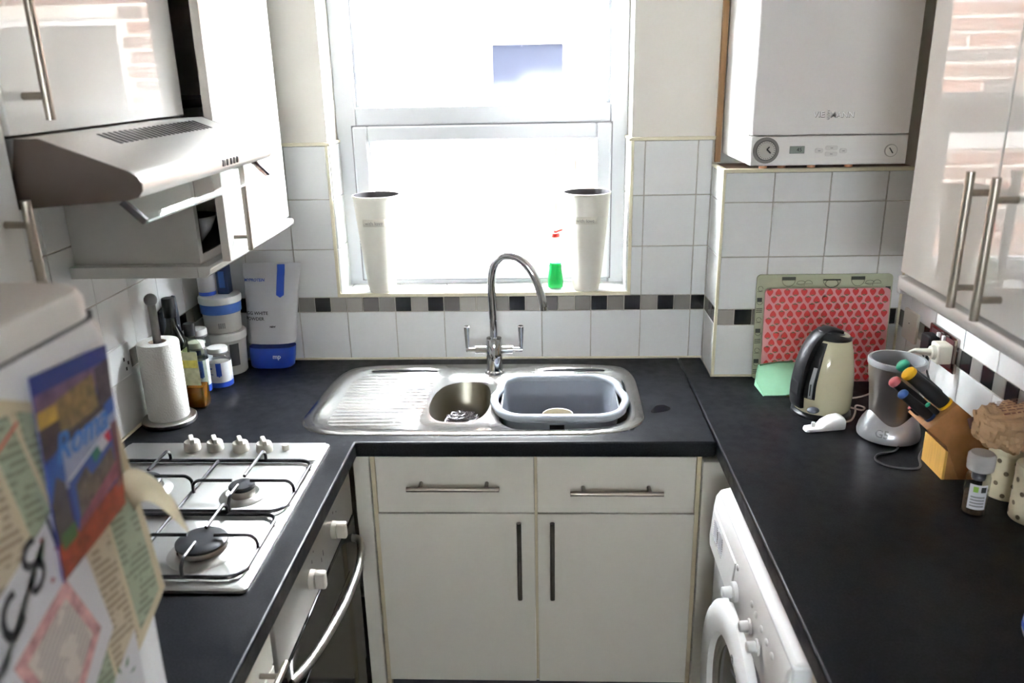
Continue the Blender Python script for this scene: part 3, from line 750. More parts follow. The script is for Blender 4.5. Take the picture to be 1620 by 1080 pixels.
# --- built-in oven below the hob
ov = thing('oven', 'black glass built-in oven with curved steel handle under the hob', 'oven', (0.0, -0.932, 0.13))
def OB(x0, x1, y0, y1, z0, z1): return MB().box(x0, x1, y0+0.932, y1+0.932, z0-0.13, z1-0.13)
OB(-0.25, 0.268, -1.228, -0.636, 0.14, 0.852).build('cavity_box', DGREY, ov)
OB(0.268, 0.285, -1.229, -0.635, 0.712, 0.855).build('control_panel', mat('oven_panel_steel', (0.62, 0.61, 0.59), 0.34, metal=1.0, rvary=0.02, vscale=40, stretch=(1, 12, 1)), ov, bevel=0.002)
OB(0.268, 0.288, -1.229, -0.635, 0.275, 0.708).build('glass_door', OVENG, ov, bevel=0.003)
OB(0.268, 0.284, -1.229, -0.635, 0.15, 0.272).build('lower_panel', OVENG, ov, bevel=0.002)
OB(0.2882, 0.2886, -1.14, -0.72, 0.33, 0.60).build('door_window', mat('inner_oven_window', (0.02, 0.018, 0.016), 0.12), ov)
KN = mat('oven_knob', (0.50, 0.46, 0.39), 0.4)
for y, z in ((-0.818, 0.775), (-1.003, 0.770)):
    k = MB().cyl((0.285, y+0.932, z-0.13), (0.296, y+0.932, z-0.13), 0.021, 0.020, 26).build('oven_knob', KN, ov)
    MB().box(0.294, 0.318, y+0.932-0.0085, y+0.932+0.0085, z-0.13-0.0195, z-0.13+0.0195).build('knob_grip', KN, k, bevel=0.004)
q = MB()
for y, z, w, h in ((-0.806, 0.812, 0.004, 0.006), (-0.905, 0.770, 0.003, 0.014), (-0.92, 0.762, 0.003, 0.010), (-0.985, 0.800, 0.003, 0.008), (-0.78, 0.80, 0.003, 0.004), (-0.97, 0.815, 0.003, 0.004)):
    q.box(0.2851, 0.2855, y+0.932-w/2, y+0.932+w/2, z-0.13-h/2, z-0.13+h/2)
q.build('panel_marks', INK, ov, weld=False, kind='stuff')
hp = spline([(0.286, -0.672, 0.664), (0.312, -0.690, 0.664), (0.330, -0.770, 0.663), (0.334, -0.860, 0.662), (0.330, -0.960, 0.662), (0.318, -1.060, 0.662), (0.302, -1.140, 0.662), (0.286, -1.180, 0.662)], 5)
MB().tube([(p.x, p.y+0.932, p.z-0.13) for p in hp], 0.0095, 14).build('handle', mat('satin_steel_handle', (0.72, 0.70, 0.66), 0.3, metal=1.0), ov)
# --- drawer unit nearer than the oven
nb = thing('base_cabinet', 'narrow cream drawer unit between the oven and the fridge', 'cabinet', (0.0, -1.46, 0.0))
MB().box(-0.28, 0.264, -0.228, 0.222, 0.15, 0.855).build('body', CARC, nb)
d1 = MB().box(0.265, 0.285, -0.225, 0.212, 0.765, 0.850).build('drawer', CREAM, nb, bevel=0.0015)
d2 = MB().box(0.265, 0.285, -0.225, 0.212, 0.165, 0.760).build('door', CREAM, nb, bevel=0.0015)
bar_handle(d1, (0.322, -0.13, 0.795), (0.322, 0.175, 0.795), (1, 0, 0))
MB().box(0.262, 0.2755, 0.2135, 0.2235, 0.15, 0.852).build('gap_strip', DGREY, nb)
MB().box(0.20, 0.215, -0.228, 0.228, 0.0, 0.148).build('plinth', DGREY, nb)

# --- fridge freezer at the left
FX, FY, FZ = 0.355, -1.702, 1.585
fr = thing('fridge', 'white fridge at the left edge, front covered in magnets and menus', 'fridge', (0.05, -2.0, 0.0))
fcab = rrect(XLW+0.015-0.05, 0.295-0.05, -0.298, 0.294, 0.01)
MB().prism(fcab, 'z', 0.02, 1.553).build('cabinet_body', WHITEE, fr)
dr_ = rrect(0.300-0.05, FX-0.05, -0.298, 0.297, 0.016, 5)
MB().loft([[(x, y, 0.06) for x, y in dr_], [(x, y, 1.535) for x, y in dr_], [(x*0.985, y*0.99, 1.549) for x, y in dr_]]).build('door', WHITEE, fr)
lid = rrect(XLW+0.012-0.05, FX+0.001-0.05, -0.300, 0.298, 0.045, 8)
MB().loft([[(x, y, 1.5555) for x, y in lid], [(x, y, 1.574) for x, y in lid], [(x*0.99, y*0.985, 1.5815) for x, y in lid], [(x*0.965, y*0.955, 1.585) for x, y in lid]]).build('top_cover', mat('fridge_top_white', (0.72, 0.70, 0.66), 0.3), fr)
MB().box(XLW+0.03-0.05, FX-0.008-0.05, -0.292, 0.290, 1.546, 1.5565).build('gap_shade_strip', DGREY, fr)  # dark strip paints the shade in the gap under the top cover
rec = rrect(-0.16, 0.20, -0.26, 0.23, 0.03, 5)
MB().loft([[(x, y, 1.5849) for x, y in rec], [(x*0.98, y*0.98, 1.5865) for x, y in rec]]).build('top_panel', MATS['fridge_top_white'], fr)
bl = MB().lathe([(0.030, 0), (0.034, 0.004), (0.030, 0.030), (0.012, 0.052), (0.0005, 0.056)], seg=24).build('cap', mat('blue_cap', (0.02, 0.06, 0.45), 0.3))
bl.location = (0.262, -1.802, 1.5868); tag(bl, 'blue plastic lid on top of the white fridge', 'lid')

# papers on the fridge front. u runs along +Y, v up
def sheet(name, quad, x, m, label, cat, t=0.0006, group=None):
    """Flat sheet on the fridge door; quad = (Y, Z) corners TL TR BR BL."""
    q = MB(); q.prism([(y, z) for y, z in quad], 'x', x, x+t)
    o = q.build(name, m); tag(o, label, cat, group); return o
def patch(parent, name, quad, x, uv, m, t=0.0003):
    tl, tr, br, bl_ = [Vector(p) for p in quad]
    def f(u, v): return (tl*(1-u)+tr*u)*(1-v)+(bl_*(1-u)+br*u)*v
    q = MB(); q.prism([tuple(f(u, v)) for u, v in uv], 'x', x, x+t); return q.build(name, m, parent)
def R_(u0, v0, u1, v1): return [(u0, v0), (u1, v0), (u1, v1), (u0, v1)]
def paper_mat(name, base, dark, scale, ang=0.0, fill=0.55):
    """Printed columns: rows of broken text lines."""
    m = bpy.data.materials.new(name); m.use_nodes = True
    nt = m.node_tree; N = nt.nodes; L = nt.links; b_ = N['Principled BSDF']; b_.inputs['Roughness'].default_value = 0.7
    tc = N.new('ShaderNodeTexCoord'); mp = N.new('ShaderNodeMapping'); mp.inputs['Rotation'].default_value = (ang, 0, 0)
    L.new(tc.outputs['Object'], mp.inputs[0])
    sp = N.new('ShaderNodeSeparateXYZ'); L.new(mp.outputs[0], sp.inputs[0])
    w = N.new('ShaderNodeMath'); w.operation = 'MULTIPLY'; w.inputs[1].default_value = scale; L.new(sp.outputs['Z'], w.inputs[0])
    fr_ = N.new('ShaderNodeMath'); fr_.operation = 'FRACT'; L.new(w.outputs[0], fr_.inputs[0])
    gt = N.new('ShaderNodeMath'); gt.operation = 'LESS_THAN'; gt.inputs[1].default_value = fill; L.new(fr_.outputs[0], gt.inputs[0])
    nz = N.new('ShaderNodeTexNoise'); nz.inputs['Scale'].default_value = 45; L.new(mp.outputs[0], nz.inputs['Vector'])
    g2 = N.new('ShaderNodeMath'); g2.operation = 'GREATER_THAN'; g2.inputs[1].default_value = 0.46; L.new(nz.outputs['Fac'], g2.inputs[0])
    mu = N.new('ShaderNodeMath'); mu.operation = 'MULTIPLY'; L.new(gt.outputs[0], mu.inputs[0]); L.new(g2.outputs[0], mu.inputs[1])
    mx = N.new('ShaderNodeMix'); mx.data_type = 'RGBA'; mx.inputs[6].default_value = (*base, 1); mx.inputs[7].default_value = (*dark, 1)
    L.new(mu.outputs[0], mx.inputs[0]); L.new(mx.outputs[2], b_.inputs['Base Color'])
    return m
BEIGE = mat('beige_menu_paper', (0.56, 0.48, 0.33), 0.7, vary=0.08, vscale=12)
MG = paper_mat('menu_green_print', (0.34, 0.38, 0.27), (0.20, 0.23, 0.16), 130, 0.18)
MT = paper_mat('menu_tan_print', (0.52, 0.44, 0.32), (0.31, 0.245, 0.165), 130, 0.18)
mq = [(-1.880, 1.535), (-1.722, 1.46), (-1.686, 1.232), (-1.850, 1.165)]
menu = sheet('takeaway_menu', mq, 0.3562, BEIGE, 'beige and green printed takeaway menu behind the postcard on the fridge', 'menu')
for u0, u1, m_ in ((0.02, 0.12, MT), (0.14, 0.30, MG), (0.33, 0.60, MT), (0.64, 0.93, MG)):
    patch(menu, 'print_column', mq, 0.3568, R_(u0, 0.03, u1, 0.95), m_)
mq2 = [(-2.05, 1.545), (-1.865, 1.523), (-1.835, 1.405), (-2.03, 1.34)]
menu2 = sheet('takeaway_menu', mq2, 0.3574, BEIGE, 'tan printed menu page at the left edge of the fridge', 'menu')
for u0, u1, m_ in ((0.05, 0.40, MT), (0.44, 0.78, MT), (0.82, 0.97, MG)):
    patch(menu2, 'print_column', mq2, 0.3580, R_(u0, 0.06, u1, 0.94), m_)
MB().prism([(-1.897, 1.492), (-1.860, 1.508), (-1.860, 1.505), (-1.897, 1.489)], 'x', 0.3583, 0.3586).build('red_line', mat('red_print', (0.50, 0.08, 0.06), 0.6), menu2)
# curled corner of the menu
q = MB(); n_ = 8
A = [Vector((0.3572, -1.738, 1.390)), Vector((0.366, -1.724, 1.396)), Vector((0.378, -1.709, 1.378)), Vector((0.387, -1.695, 1.346)), Vector((0.390, -1.679, 1.298))]
Bp = [Vector((0.3572, -1.718, 1.345)), Vector((0.362, -1.713, 1.352)), Vector((0.370, -1.706, 1.348)), Vector((0.380, -1.696, 1.328)), Vector((0.389, -1.680, 1.296))]
SA, SB = spline(A, 4), spline(Bp, 4)
va = [q.v(*p) for p in SA]; vb = [q.v(*p) for p in SB]
for i in range(len(va)-1): q.face([va[i], va[i+1], vb[i+1], vb[i]])
cur = q.build('curled_page', BEIGE, menu)
sm_ = cur.modifiers.new('thickness', 'SOLIDIFY'); sm_.thickness = 0.0006
# white flyer with script letters and pink frame
WHT = mat('white_paper', (0.60, 0.59, 0.61), 0.7)
fq = [(-2.05, 1.340), (-1.826, 1.424), (-1.794, 1.262), (-2.02, 1.10)]
fly = sheet('flyer', fq, 0.3588, WHT, 'white flyer with black script letters and a pink framed list', 'flyer')
PINKD = paper_mat('flyer_list_print', (0.58, 0.52, 0.46), (0.36, 0.32, 0.30), 160, -0.6)
pf = [(-1.846, 1.352), (-1.812, 1.276), (-1.888, 1.215), (-1.928, 1.326)]
po = MB().prism(pf, 'x', 0.3594, 0.3596).build('pink_frame', mat('pink_floral', (0.55, 0.30, 0.29), 0.7, vary=0.5, vscale=90), fly)
cx_, cz_ = sum(p[0] for p in pf)/4, sum(p[1] for p in pf)/4
MB().prism([(cx_+(y-cx_)*0.74, cz_+(z-cz_)*0.74) for y, z in pf], 'x', 0.3597, 0.3599).build('list', PINKD, po)
FRG = lambda y, z, dy=(0, 0.9, 0.45): frame((0.3596, y, z), dy, (0, -0.45, 0.9))
text('c', 0.075, INK, 'lettering', fly, FRG(-1.925, 1.367), shear=0.3)
text('S', 0.062, INK, 'lettering', fly, FRG(-1.885, 1.383), shear=0.3)
text('l', 0.045, INK, 'lettering', fly, FRG(-1.853, 1.396), shear=0.3)
q = MB()
for y, z, r in ((-1.865, 1.402, 0.0022), (-1.842, 1.408, 0.0025), (-1.850, 1.385, 0.0016), (-1.862, 1.362, 0.0025), (-1.838, 1.366, 0.0018)): q.cyl((0.3594, y, z), (0.3597, y, z), r, seg=8)
q.build('dots', mat('red_dots', (0.35, 0.08, 0.07), 0.6), fly, weld=False)
q = MB()
for k in range(5):
    y, z = -1.935+0.016*k, 1.335+0.014*k
    q.prism([(y-0.012, z-0.010), (y+0.004, z-0.004), (y+0.012, z+0.012), (y-0.004, z+0.004)], 'x', 0.3592, 0.3594)
q.build('green_swirl', mat('leaf_green', (0.16, 0.30, 0.12), 0.7), fly, weld=False)
lq = [(-1.832, 1.195), (-1.758, 1.232), (-1.756, 1.150), (-1.845, 1.110)]
lf = sheet('greeting_card', lq, 0.3566, WHT, 'white card with green leaves low on the fridge door', 'card')
q = MB()
for a in range(6):
    y, z = -1.790+0.010*math.cos(a), 1.196+0.012*math.sin(a); d_ = 0.9*a
    q.prism([(y, z), (y+0.006*math.cos(d_)-0.002, z+0.006*math.sin(d_)), (y+0.012*math.cos(d_), z+0.012*math.sin(d_)), (y+0.006*math.cos(d_)+0.002, z+0.006*math.sin(d_)-0.003)], 'x', 0.3573, 0.3575)
q.build('leaf_print', mat('dark_leaf_green', (0.06, 0.16, 0.07), 0.7), lf, weld=False)
# postcard of Rome
cq = [(-1.839, 1.536), (-1.722, 1.5255), (-1.739, 1.365), (-1.851, 1.352)]
pcard = sheet('postcard', cq, 0.3602, mat('card_night_blue', (0.018, 0.028, 0.15), 0.35), 'colourful Roma souvenir postcard magnet on the fridge door', 'postcard', 0.0012)
def C(nm, c, **k): return mat(nm, c, 0.4, **k)
xx = 0.3614
for nm, uv, m_ in (
    ('sky_band', R_(0.0, 0.09, 1.0, 0.20), C('card_dusk', (0.14, 0.075, 0.13), vary=0.5, vscale=60)),
    ('sunset_band', R_(0.0, 0.17, 0.35, 0.27), C('card_sunset', (0.40, 0.25, 0.05), vary=0.4, vscale=70)),
    ('dark_band', R_(0.0, 0.25, 1.0, 0.40), C('card_dark', (0.05, 0.03, 0.03), vary=0.6, vscale=90)),
    ('lit_facade', [(0.24, 0.16), (0.75, 0.12), (0.78, 0.32), (0.25, 0.34)], C('card_facade', (0.20, 0.13, 0.05), vary=0.6, vscale=110)),
    ('dark_tower', [(0.78, 0.10), (1.0, 0.08), (1.0, 0.33), (0.80, 0.32)], C('card_tower', (0.06, 0.04, 0.05), vary=0.7, vscale=110)),
    ('pale_sky', [(0.0, 0.44), (0.15, 0.40), (1.0, 0.34), (1.0, 0.60), (0.0, 0.60)], C('card_pale', (0.30, 0.31, 0.40), vary=0.2, vscale=30)),
    ('blue_sky', [(0.0, 0.42), (0.22, 0.38), (0.22, 0.55), (0.0, 0.60)], C('card_blue', (0.035, 0.09, 0.30), vary=0.3, vscale=40)),
    ('blue_sky', [(0.85, 0.33), (1.0, 0.31), (1.0, 0.40), (0.85, 0.41)], MATS['card_blue']),
    ('church', [(0.0, 0.62), (0.10, 0.50), (0.20, 0.56), (0.24, 0.95), (0.0, 0.95)], C('card_church', (0.07, 0.055, 0.05), vary=0.5, vscale=60)),
    ('flowers', R_(0.0, 0.82, 1.0, 0.995), C('card_flowers', (0.24, 0.045, 0.02), vary=0.7, vscale=60)),
    ('side_strip', R_(0.90, 0.46, 1.0, 0.86), C('card_side', (0.16, 0.07, 0.07), vary=0.5, vscale=60)),
    ('garden', R_(0.05, 0.78, 0.25, 0.86), C('card_garden', (0.05, 0.12, 0.04)))):
    patch(pcard, nm, cq, xx, uv, m_, 0.0002); xx += 0.00004
inset = patch(pcard, 'inset_picture', cq, xx, [(0.24, 0.56), (0.90, 0.46), (0.93, 0.80), (0.27, 0.85)], C('card_inset_sky', (0.04, 0.08, 0.26)), 0.0003)
xx += 0.0003
for nm, uv, m_ in (('inset_edge', [(0.24, 0.56), (0.90, 0.46), (0.90, 0.475), (0.245, 0.575)], WHT),
                   ('colosseum', [(0.32, 0.62), (0.48, 0.565), (0.55, 0.64), (0.88, 0.585), (0.92, 0.73), (0.32, 0.80)], C('card_stone', (0.12, 0.09, 0.065), vary=0.6, vscale=120)),
                   ('pink_road', [(0.30, 0.80), (0.92, 0.69), (0.93, 0.79), (0.28, 0.85)], C('card_pink', (0.24, 0.08, 0.11), vary=0.4, vscale=60)),
                   ('flag_green', [(0.58, 0.535), (0.68, 0.515), (0.72, 0.565), (0.62, 0.60)], C('flag_green', (0.03, 0.16, 0.09))),
                   ('flag_white', [(0.68, 0.515), (0.78, 0.495), (0.84, 0.55), (0.72, 0.57)], C('flag_white', (0.55, 0.55, 0.55))),
                   ('flag_red', [(0.78, 0.495), (0.87, 0.475), (0.89, 0.545), (0.84, 0.55)], C('flag_red', (0.45, 0.03, 0.05)))):
    patch(inset, nm, cq, xx, uv, m_, 0.0002); xx += 0.00004
text('Roma', 0.036, mat('roma_blue', (0.06, 0.18, 0.45), 0.4), 'lettering', pcard, frame((0.3622, -1.787, 1.462), (0, 1, -0.02), (0, 0, 1)), shear=0.35, bold=0.0004)

# --- washing machine under the right worktop
wm = thing('washing_machine', 'white front-loading washing machine under the right worktop', 'washing machine', (1.45, -1.04, 0.0))
WXF = 1.168
def WB(x0, x1, y0, y1, z0, z1): return MB().box(x0-1.45, x1-1.45, y0+1.04, y1+1.04, z0, z1)
WB(WXF+0.004, 1.765, -1.338, -0.747, 0.02, 0.840).build('cabinet_body', WHITEE, wm, bevel=0.004)
pp = [(1.192, 0.7), (WXF-0.004, 0.700), (WXF-0.012, 0.725), (WXF-0.006, 0.800), (WXF-0.002, 0.826), (WXF+0.008, 0.842), (1.200, 0.848), (1.215, 0.848), (1.215, 0.7)]
MB().prism([(x-1.45, z) for x, z in pp], 'y', -1.335+1.04, -0.745+1.04).build('control_panel', WHITEP, wm, bevel=0.006, seg=3)
tl_ = [(1.198, 0.8405), (1.176, 0.8425), (1.163, 0.850), (1.170, 0.8565), (1.200, 0.8580), (1.25, 0.858), (1.25, 0.8405)]
dw = MB().prism([(x-1.45, z) for x, z in [(WXF-0.014, 0.708), (WXF-0.0155, 0.735), (WXF-0.0085, 0.802), (WXF, 0.802), (WXF, 0.708)]], 'y', -0.985+1.04, -0.765+1.04).build('detergent_drawer', WHITEP, wm, bevel=0.003)
q = MB()
for k in range(9):
    for j in range(2): q.box(WXF-0.0147-1.45, WXF-0.0125-1.45, -0.80-j*0.05-0.035+1.04, -0.80-j*0.05+1.04, 0.748+k*0.0055, 0.7495+k*0.0055)
q.build('printed_lines', GINK, dw, weld=False, kind='stuff')
def wdisc(y, z, r, x0, x1, nm, m, par=None, r2=None): return MB().cyl((x0-1.45, y+1.04, z), (x1-1.45, y+1.04, z), r, r2, 28).build(nm, m, par or wm, bevel=0.002)
kn = wdisc(-1.018, 0.757, 0.021, WXF-0.010, WXF-0.020, 'programme_knob', WHITEP)
wdisc(-1.018, 0.757, 0.012, WXF-0.020, WXF-0.040, 'knob_grip', WHITEP, kn, 0.010)
for y in (-1.136, -1.194):
    kn = wdisc(y, 0.765, 0.015, WXF-0.010, WXF-0.015, 'option_knob', WHITEP)
    wdisc(y, 0.765, 0.011, WXF-0.015, WXF-0.032, 'knob_grip', WHITEP, kn, 0.010)
for y in (-0.998, -1.118, -1.150, -1.190, -1.226, -1.262):
    MB().ball((WXF-0.0065-1.45, y+1.04, 0.801), 0.0065, 0.5, 1.2, 1.0, 14, 8).build('button', WHITEP, wm)
q = MB()
for k in range(10): q.box(WXF-0.0125-1.45, WXF-0.0105-1.45, -1.285-k*0.003+1.04, -1.2835-k*0.003+1.04, 0.735+k*0.004, 0.738+k*0.004)
q.build('panel_marks', GINK, wm, weld=False, kind='stuff')
DYc, DZc = -1.048, 0.455
def rx(prof, nm, m, par=None, caps=(False, False)):
    q = MB(); rings = [[(x-1.45, DYc+1.04+r*math.cos(2*PI*i/56), DZc+r*math.sin(2*PI*i/56)) for i in range(56)] for r, x in prof]
    return q.loft(rings, caps).build(nm, m, par or wm)
door = rx([(0.252, WXF), (0.250, WXF-0.018), (0.240, WXF-0.027), (0.215, WXF-0.030), (0.182, WXF-0.024), (0.176, WXF-0.012), (0.176, WXF)], 'door_ring', WHITEP)
rx([(0.176, WXF-0.012), (0.160, WXF-0.010), (0.155, WXF-0.004)], 'inner_ring', mat('tan_grey_ring', (0.32, 0.29, 0.24), 0.4), door)
rx([(0.156, WXF-0.004), (0.10, WXF-0.009), (0.001, WXF-0.012)], 'door_glass', mat('dark_door_glass', (0.02, 0.02, 0.022), 0.05), door, (False, True))
rx([(0.258, WXF+0.003), (0.254, WXF-0.001)], 'door_gap', DGREY, door)
MBt = frame((WXF-0.0302-1.45, -1.115+1.04, 0.640), (0, -1, 0.35), (0, 0.35, 1))
text('indesit', 0.016, GINK, 'lettering', door, MBt)
q = MB(); q.tube([(WXF-0.030-1.45, -1.098+1.04+0.008*math.cos(a*PI/8), 0.659+0.008*math.sin(a*PI/8)) for a in range(16)], 0.0008, 5, closed=True); q.tube([(WXF-0.030-1.45, -1.098+1.04+0.004*math.cos(a*PI/8), 0.659+0.004*math.sin(a*PI/8)) for a in range(12)], 0.0008, 5)
q.build('round_mark', GINK, door, weld=False)
# base unit beyond the washing machine (nearest the camera)
rb = thing('base_cabinet', 'cream base cabinet at the near end of the right worktop', 'cabinet', (1.49, -1.7, 0.0))
MB().box(-0.270, 0.285, -0.35, 0.350, 0.15, 0.855).build('body', CARC, rb)
rd = MB().box(-0.291, -0.271, -0.35, 0.348, 0.165, 0.852).build('door', CREAM, rb, bevel=0.0015)
bar_handle(rd, (-0.325, 0.30, 0.76), (-0.325, 0.30, 0.52), (-1, 0, 0))

# ================================================================== SINK
SX, SY = 0.58, -0.32
sink = thing('kitchen_sink', 'stainless steel one-and-a-half bowl sink with drainer grooves', 'sink', (SX, SY, 0.900))
L_ = lambda pts: [(x-SX, y-SY) for x, y in pts]
outl = smooth_poly([(0.128, -0.575), (0.40, -0.582), (0.70, -0.582), (1.028, -0.572), (1.036, -0.33), (1.036, -0.135), (0.98, -0.066), (0.60, -0.062), (0.21, -0.066), (0.150, -0.135), (0.136, -0.33)], 3)
step = smooth_poly([(0.175, -0.535), (0.40, -0.553), (0.70, -0.556), (0.990, -0.545), (1.006, -0.33), (1.005, -0.165), (0.955, -0.097), (0.86, -0.094), (0.76, -0.100), (0.70, -0.165), (0.655, -0.187), (0.55, -0.187), (0.50, -0.165), (0.45, -0.100), (0.36, -0.096), (0.235, -0.098), (0.190, -0.165), (0.180, -0.33)], 3)
sm = smooth_poly([(0.452, -0.40), (0.458, -0.28), (0.490, -0.212), (0.550, -0.195), (0.605, -0.215), (0.622, -0.30), (0.620, -0.42), (0.590, -0.486), (0.530, -0.494), (0.475, -0.475)], 2)
mn = rrect(0.652, 0.990, -0.540, -0.200, 0.075, 8)
def inset(poly, d):
    n = len(poly); out = []
    for i in range(n):
        a, b_, c = Vector(poly[i-1]), Vector(poly[i]), Vector(poly[(i+1) % n])
        t = (c-a).normalized(); out.append((b_.x-t.y*d, b_.y+t.x*d))
    return out
def ccw(p): return p if sum(p[i-1][0]*p[i][1]-p[i][0]*p[i-1][1] for i in range(len(p))) > 0 else p[::-1]
outl, step, sm, mn = (ccw(L_(p)) for p in (outl, step, sm, mn))
q = MB(); bm = q.bm
r0 = [q.v(x, y, 0.0006) for x, y in outl]; r1 = [q.v(x, y, 0.0040) for x, y in inset(outl, 0.003)]
n = len(outl)
for i in range(n): q.face([r0[i], r0[(i+1) % n], r1[(i+1) % n], r1[i]])
ra = [q.v(x, y, 0.0040) for x, y in step]; rb_ = [q.v(x, y, -0.0035) for x, y in inset(step, 0.007)]
m_ = len(step)
for i in range(m_): q.face([ra[i], ra[(i+1) % m_], rb_[(i+1) % m_], rb_[i]])
def loop_edges(vs): return [bm.edges.get((vs[i-1], vs[i])) or bm.edges.new((vs[i-1], vs[i])) for i in range(len(vs))]
bmesh.ops.triangle_fill(bm, edges=loop_edges(r1)+loop_edges(ra), use_beauty=True, normal=(0, 0, 1))
hs = [q.v(x, y, -0.0035) for x, y in sm]; hm = [q.v(x, y, -0.0035) for x, y in mn]
bmesh.ops.triangle_fill(bm, edges=loop_edges(rb_)+loop_edges(hs)+loop_edges(hm), use_beauty=True, normal=(0, 0, 1))
q.build('sink_top', SINKM, sink, angle=50)
def bowl_shell(poly, depth, nm, taper):
    cx = sum(p[0] for p in poly)/len(poly); cy = sum(p[1] for p in poly)/len(poly)
    f = lambda s, z: [(cx+(x-cx)*s, cy+(y-cy)*s, z) for x, y in poly]
    q = MB(); q.loft([f(1, -0.0035), f(0.985, -0.010), f(taper, -depth+0.02), f(taper*0.96, -depth+0.006), f(taper*0.86, -depth), f(0.15, -depth-0.004)], (False, True))
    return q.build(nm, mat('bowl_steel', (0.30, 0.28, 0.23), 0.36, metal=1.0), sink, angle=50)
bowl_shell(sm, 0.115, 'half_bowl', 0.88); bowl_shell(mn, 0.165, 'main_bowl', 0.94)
for k in range(17):
    y = -0.128-k*0.0235
    x0 = 0.200 if k > 2 else 0.232-k*0.012
    x1 = 0.44 if k > 1 else 0.43
    MB().prism([(y-SY-0.0052, -0.0036), (y-SY-0.0022, -0.0014), (y-SY+0.0022, -0.0014), (y-SY+0.0052, -0.0036)], 'x', x0-SX, x1-SX).build('drainer_rib', SINKM, sink)
MB().lathe([(0.021, 0.0035), (0.021, 0.0052), (0.019, 0.0060), (0.0005, 0.0063)], (0.615-SX, -0.553-SY+0.002, -0.0065+0.004), 28).build('blanking_disc', SINKM, sink)
# black overflow grille is in the bowl wall
MB().cyl((0.54-SX, -0.35-SY, -0.121), (0.54-SX, -0.35-SY, -0.116), 0.035, seg=28).build('drain', CHROME, sink)

tap = thing('mixer_tap', 'chrome swan-neck mixer tap with two upright levers behind the sink', 'tap', (0.621, -0.140, 0.9040))
MB().lathe([(0.029, 0), (0.029, 0.008), (0.0245, 0.011), (0.0245, 0.107), (0.0225, 0.110), (0.013, 0.110), (0.013, 0.105)], seg=36).build('body', CHROME, tap)
sp_ = spline([(0, 0, 0.100), (-0.001, 0, 0.17), (-0.003, 0, 0.25), (-0.002, 0, 0.295), (0.006, -0.002, 0.330), (0.026, -0.006, 0.354), (0.053, -0.011, 0.360), (0.083, -0.017, 0.350), (0.110, -0.023, 0.322), (0.129, -0.028, 0.285), (0.142, -0.032, 0.245), (0.148, -0.034, 0.215)], 6)
MB().tube(sp_, 0.0118, 18).build('spout', CHROME, tap)
MB().cyl(sp_[-1], sp_[-1]+Vector((0.001, -0.0003, -0.010)), 0.0125, seg=18).build('aerator', CHROME, tap)
for s in (-1, 1):
    ar = MB().tube([(s*0.018, 0, 0.073), (s*0.056, 0, 0.073), (s*0.057, 0, 0.073), (s*0.084, 0, 0.073)], [0.0125, 0.0125, 0.007, 0.007], 18).build('side_arm', CHROME, tap)
    MB().lathe([(0.0050, 0.070), (0.0055, 0.085), (0.0092, 0.138), (0.0092, 0.145), (0.007, 0.147)], (s*0.080, 0, 0), 18).build('lever', CHROME, ar)

wb = thing('washing_up_bowl', 'grey plastic washing-up bowl sitting in the main sink bowl', 'washing-up bowl', (0.812, -0.352, 0.7395))
GB = mat('grey_blue_bowl', (0.23, 0.25, 0.29), 0.42)
def ringr(hw, hd, r, z, bulge=0.0, k=10):
    pts = rrect(-hw, hw, -hd, hd, r, k); out = []
    for x, y in pts: out.append((x, y, z))
    return out
def dense(hw, hd, r, z, bulge):
    pts = []
    base_ = rrect(-hw, hw, -hd, hd, r, 10)
    for i in range(len(base_)):
        a, c = Vector(base_[i]), Vector(base_[(i+1) % len(base_)]); k = max(1, int((c-a).length/0.015))
        for j in range(k):
            p = a+(c-a)*(j/k)
            bx = bulge*math.exp(-((p.y+0.02)/0.045)**4) if abs(p.x) > hw*0.9 else 0
            pts.append((p.x+math.copysign(bx, p.x), p.y, z))
    return pts
q = MB()
ro = [ringr(0.128, 0.108, 0.055, 0.0), ringr(0.136, 0.116, 0.06, 0.006), ringr(0.158, 0.142, 0.07, 0.168), ringr(0.155, 0.139, 0.068, 0.168), ringr(0.132, 0.112, 0.058, 0.010), ringr(0.05, 0.05, 0.02, 0.006)]
q.loft(ro, (True, True)).build('basin', GB, wb)
rm = dense(0.166, 0.147, 0.075, 0.172, 0.012)
MB().tube(rm, 0.0115, 12, closed=True).build('rim', mat('grey_bowl_rim', (0.33, 0.355, 0.39), 0.38), wb)
MB().box(-0.028, 0.010, -0.1430, -0.1385, 0.10, 0.150).build('label', BLACKP, wb)
cup = MB().lathe([(0.028, 0), (0.030, 0.003), (0.042, 0.100), (0.0435, 0.104), (0.041, 0.103), (0.029, 0.006)], seg=32).build('cup', mat('cream_cup', (0.80, 0.75, 0.60), 0.3))
cup.location = (0.807, -0.330, 0.7462); tag(cup, 'cream cup standing inside the washing-up bowl', 'cup')
sc = MB(); random.seed(3); pts = []
for i in range(420):
    a = i*0.61; e = i*0.173
    r = 0.042*(0.72+0.28*math.sin(i*1.37))
    pts.append((r*math.cos(a)*math.cos(e)*1.35, r*math.sin(a)*math.cos(e)*1.1, 0.031+r*math.sin(e)*0.68))
sc.tube(pts, 0.0015, 4)
so = sc.build('scourer', mat('steel_wool', (0.22, 0.21, 0.22), 0.3, metal=1.0)); so.location = (0.535, -0.300, 0.7845)
tag(so, 'curly steel wool scourer in the small sink bowl', 'scourer')

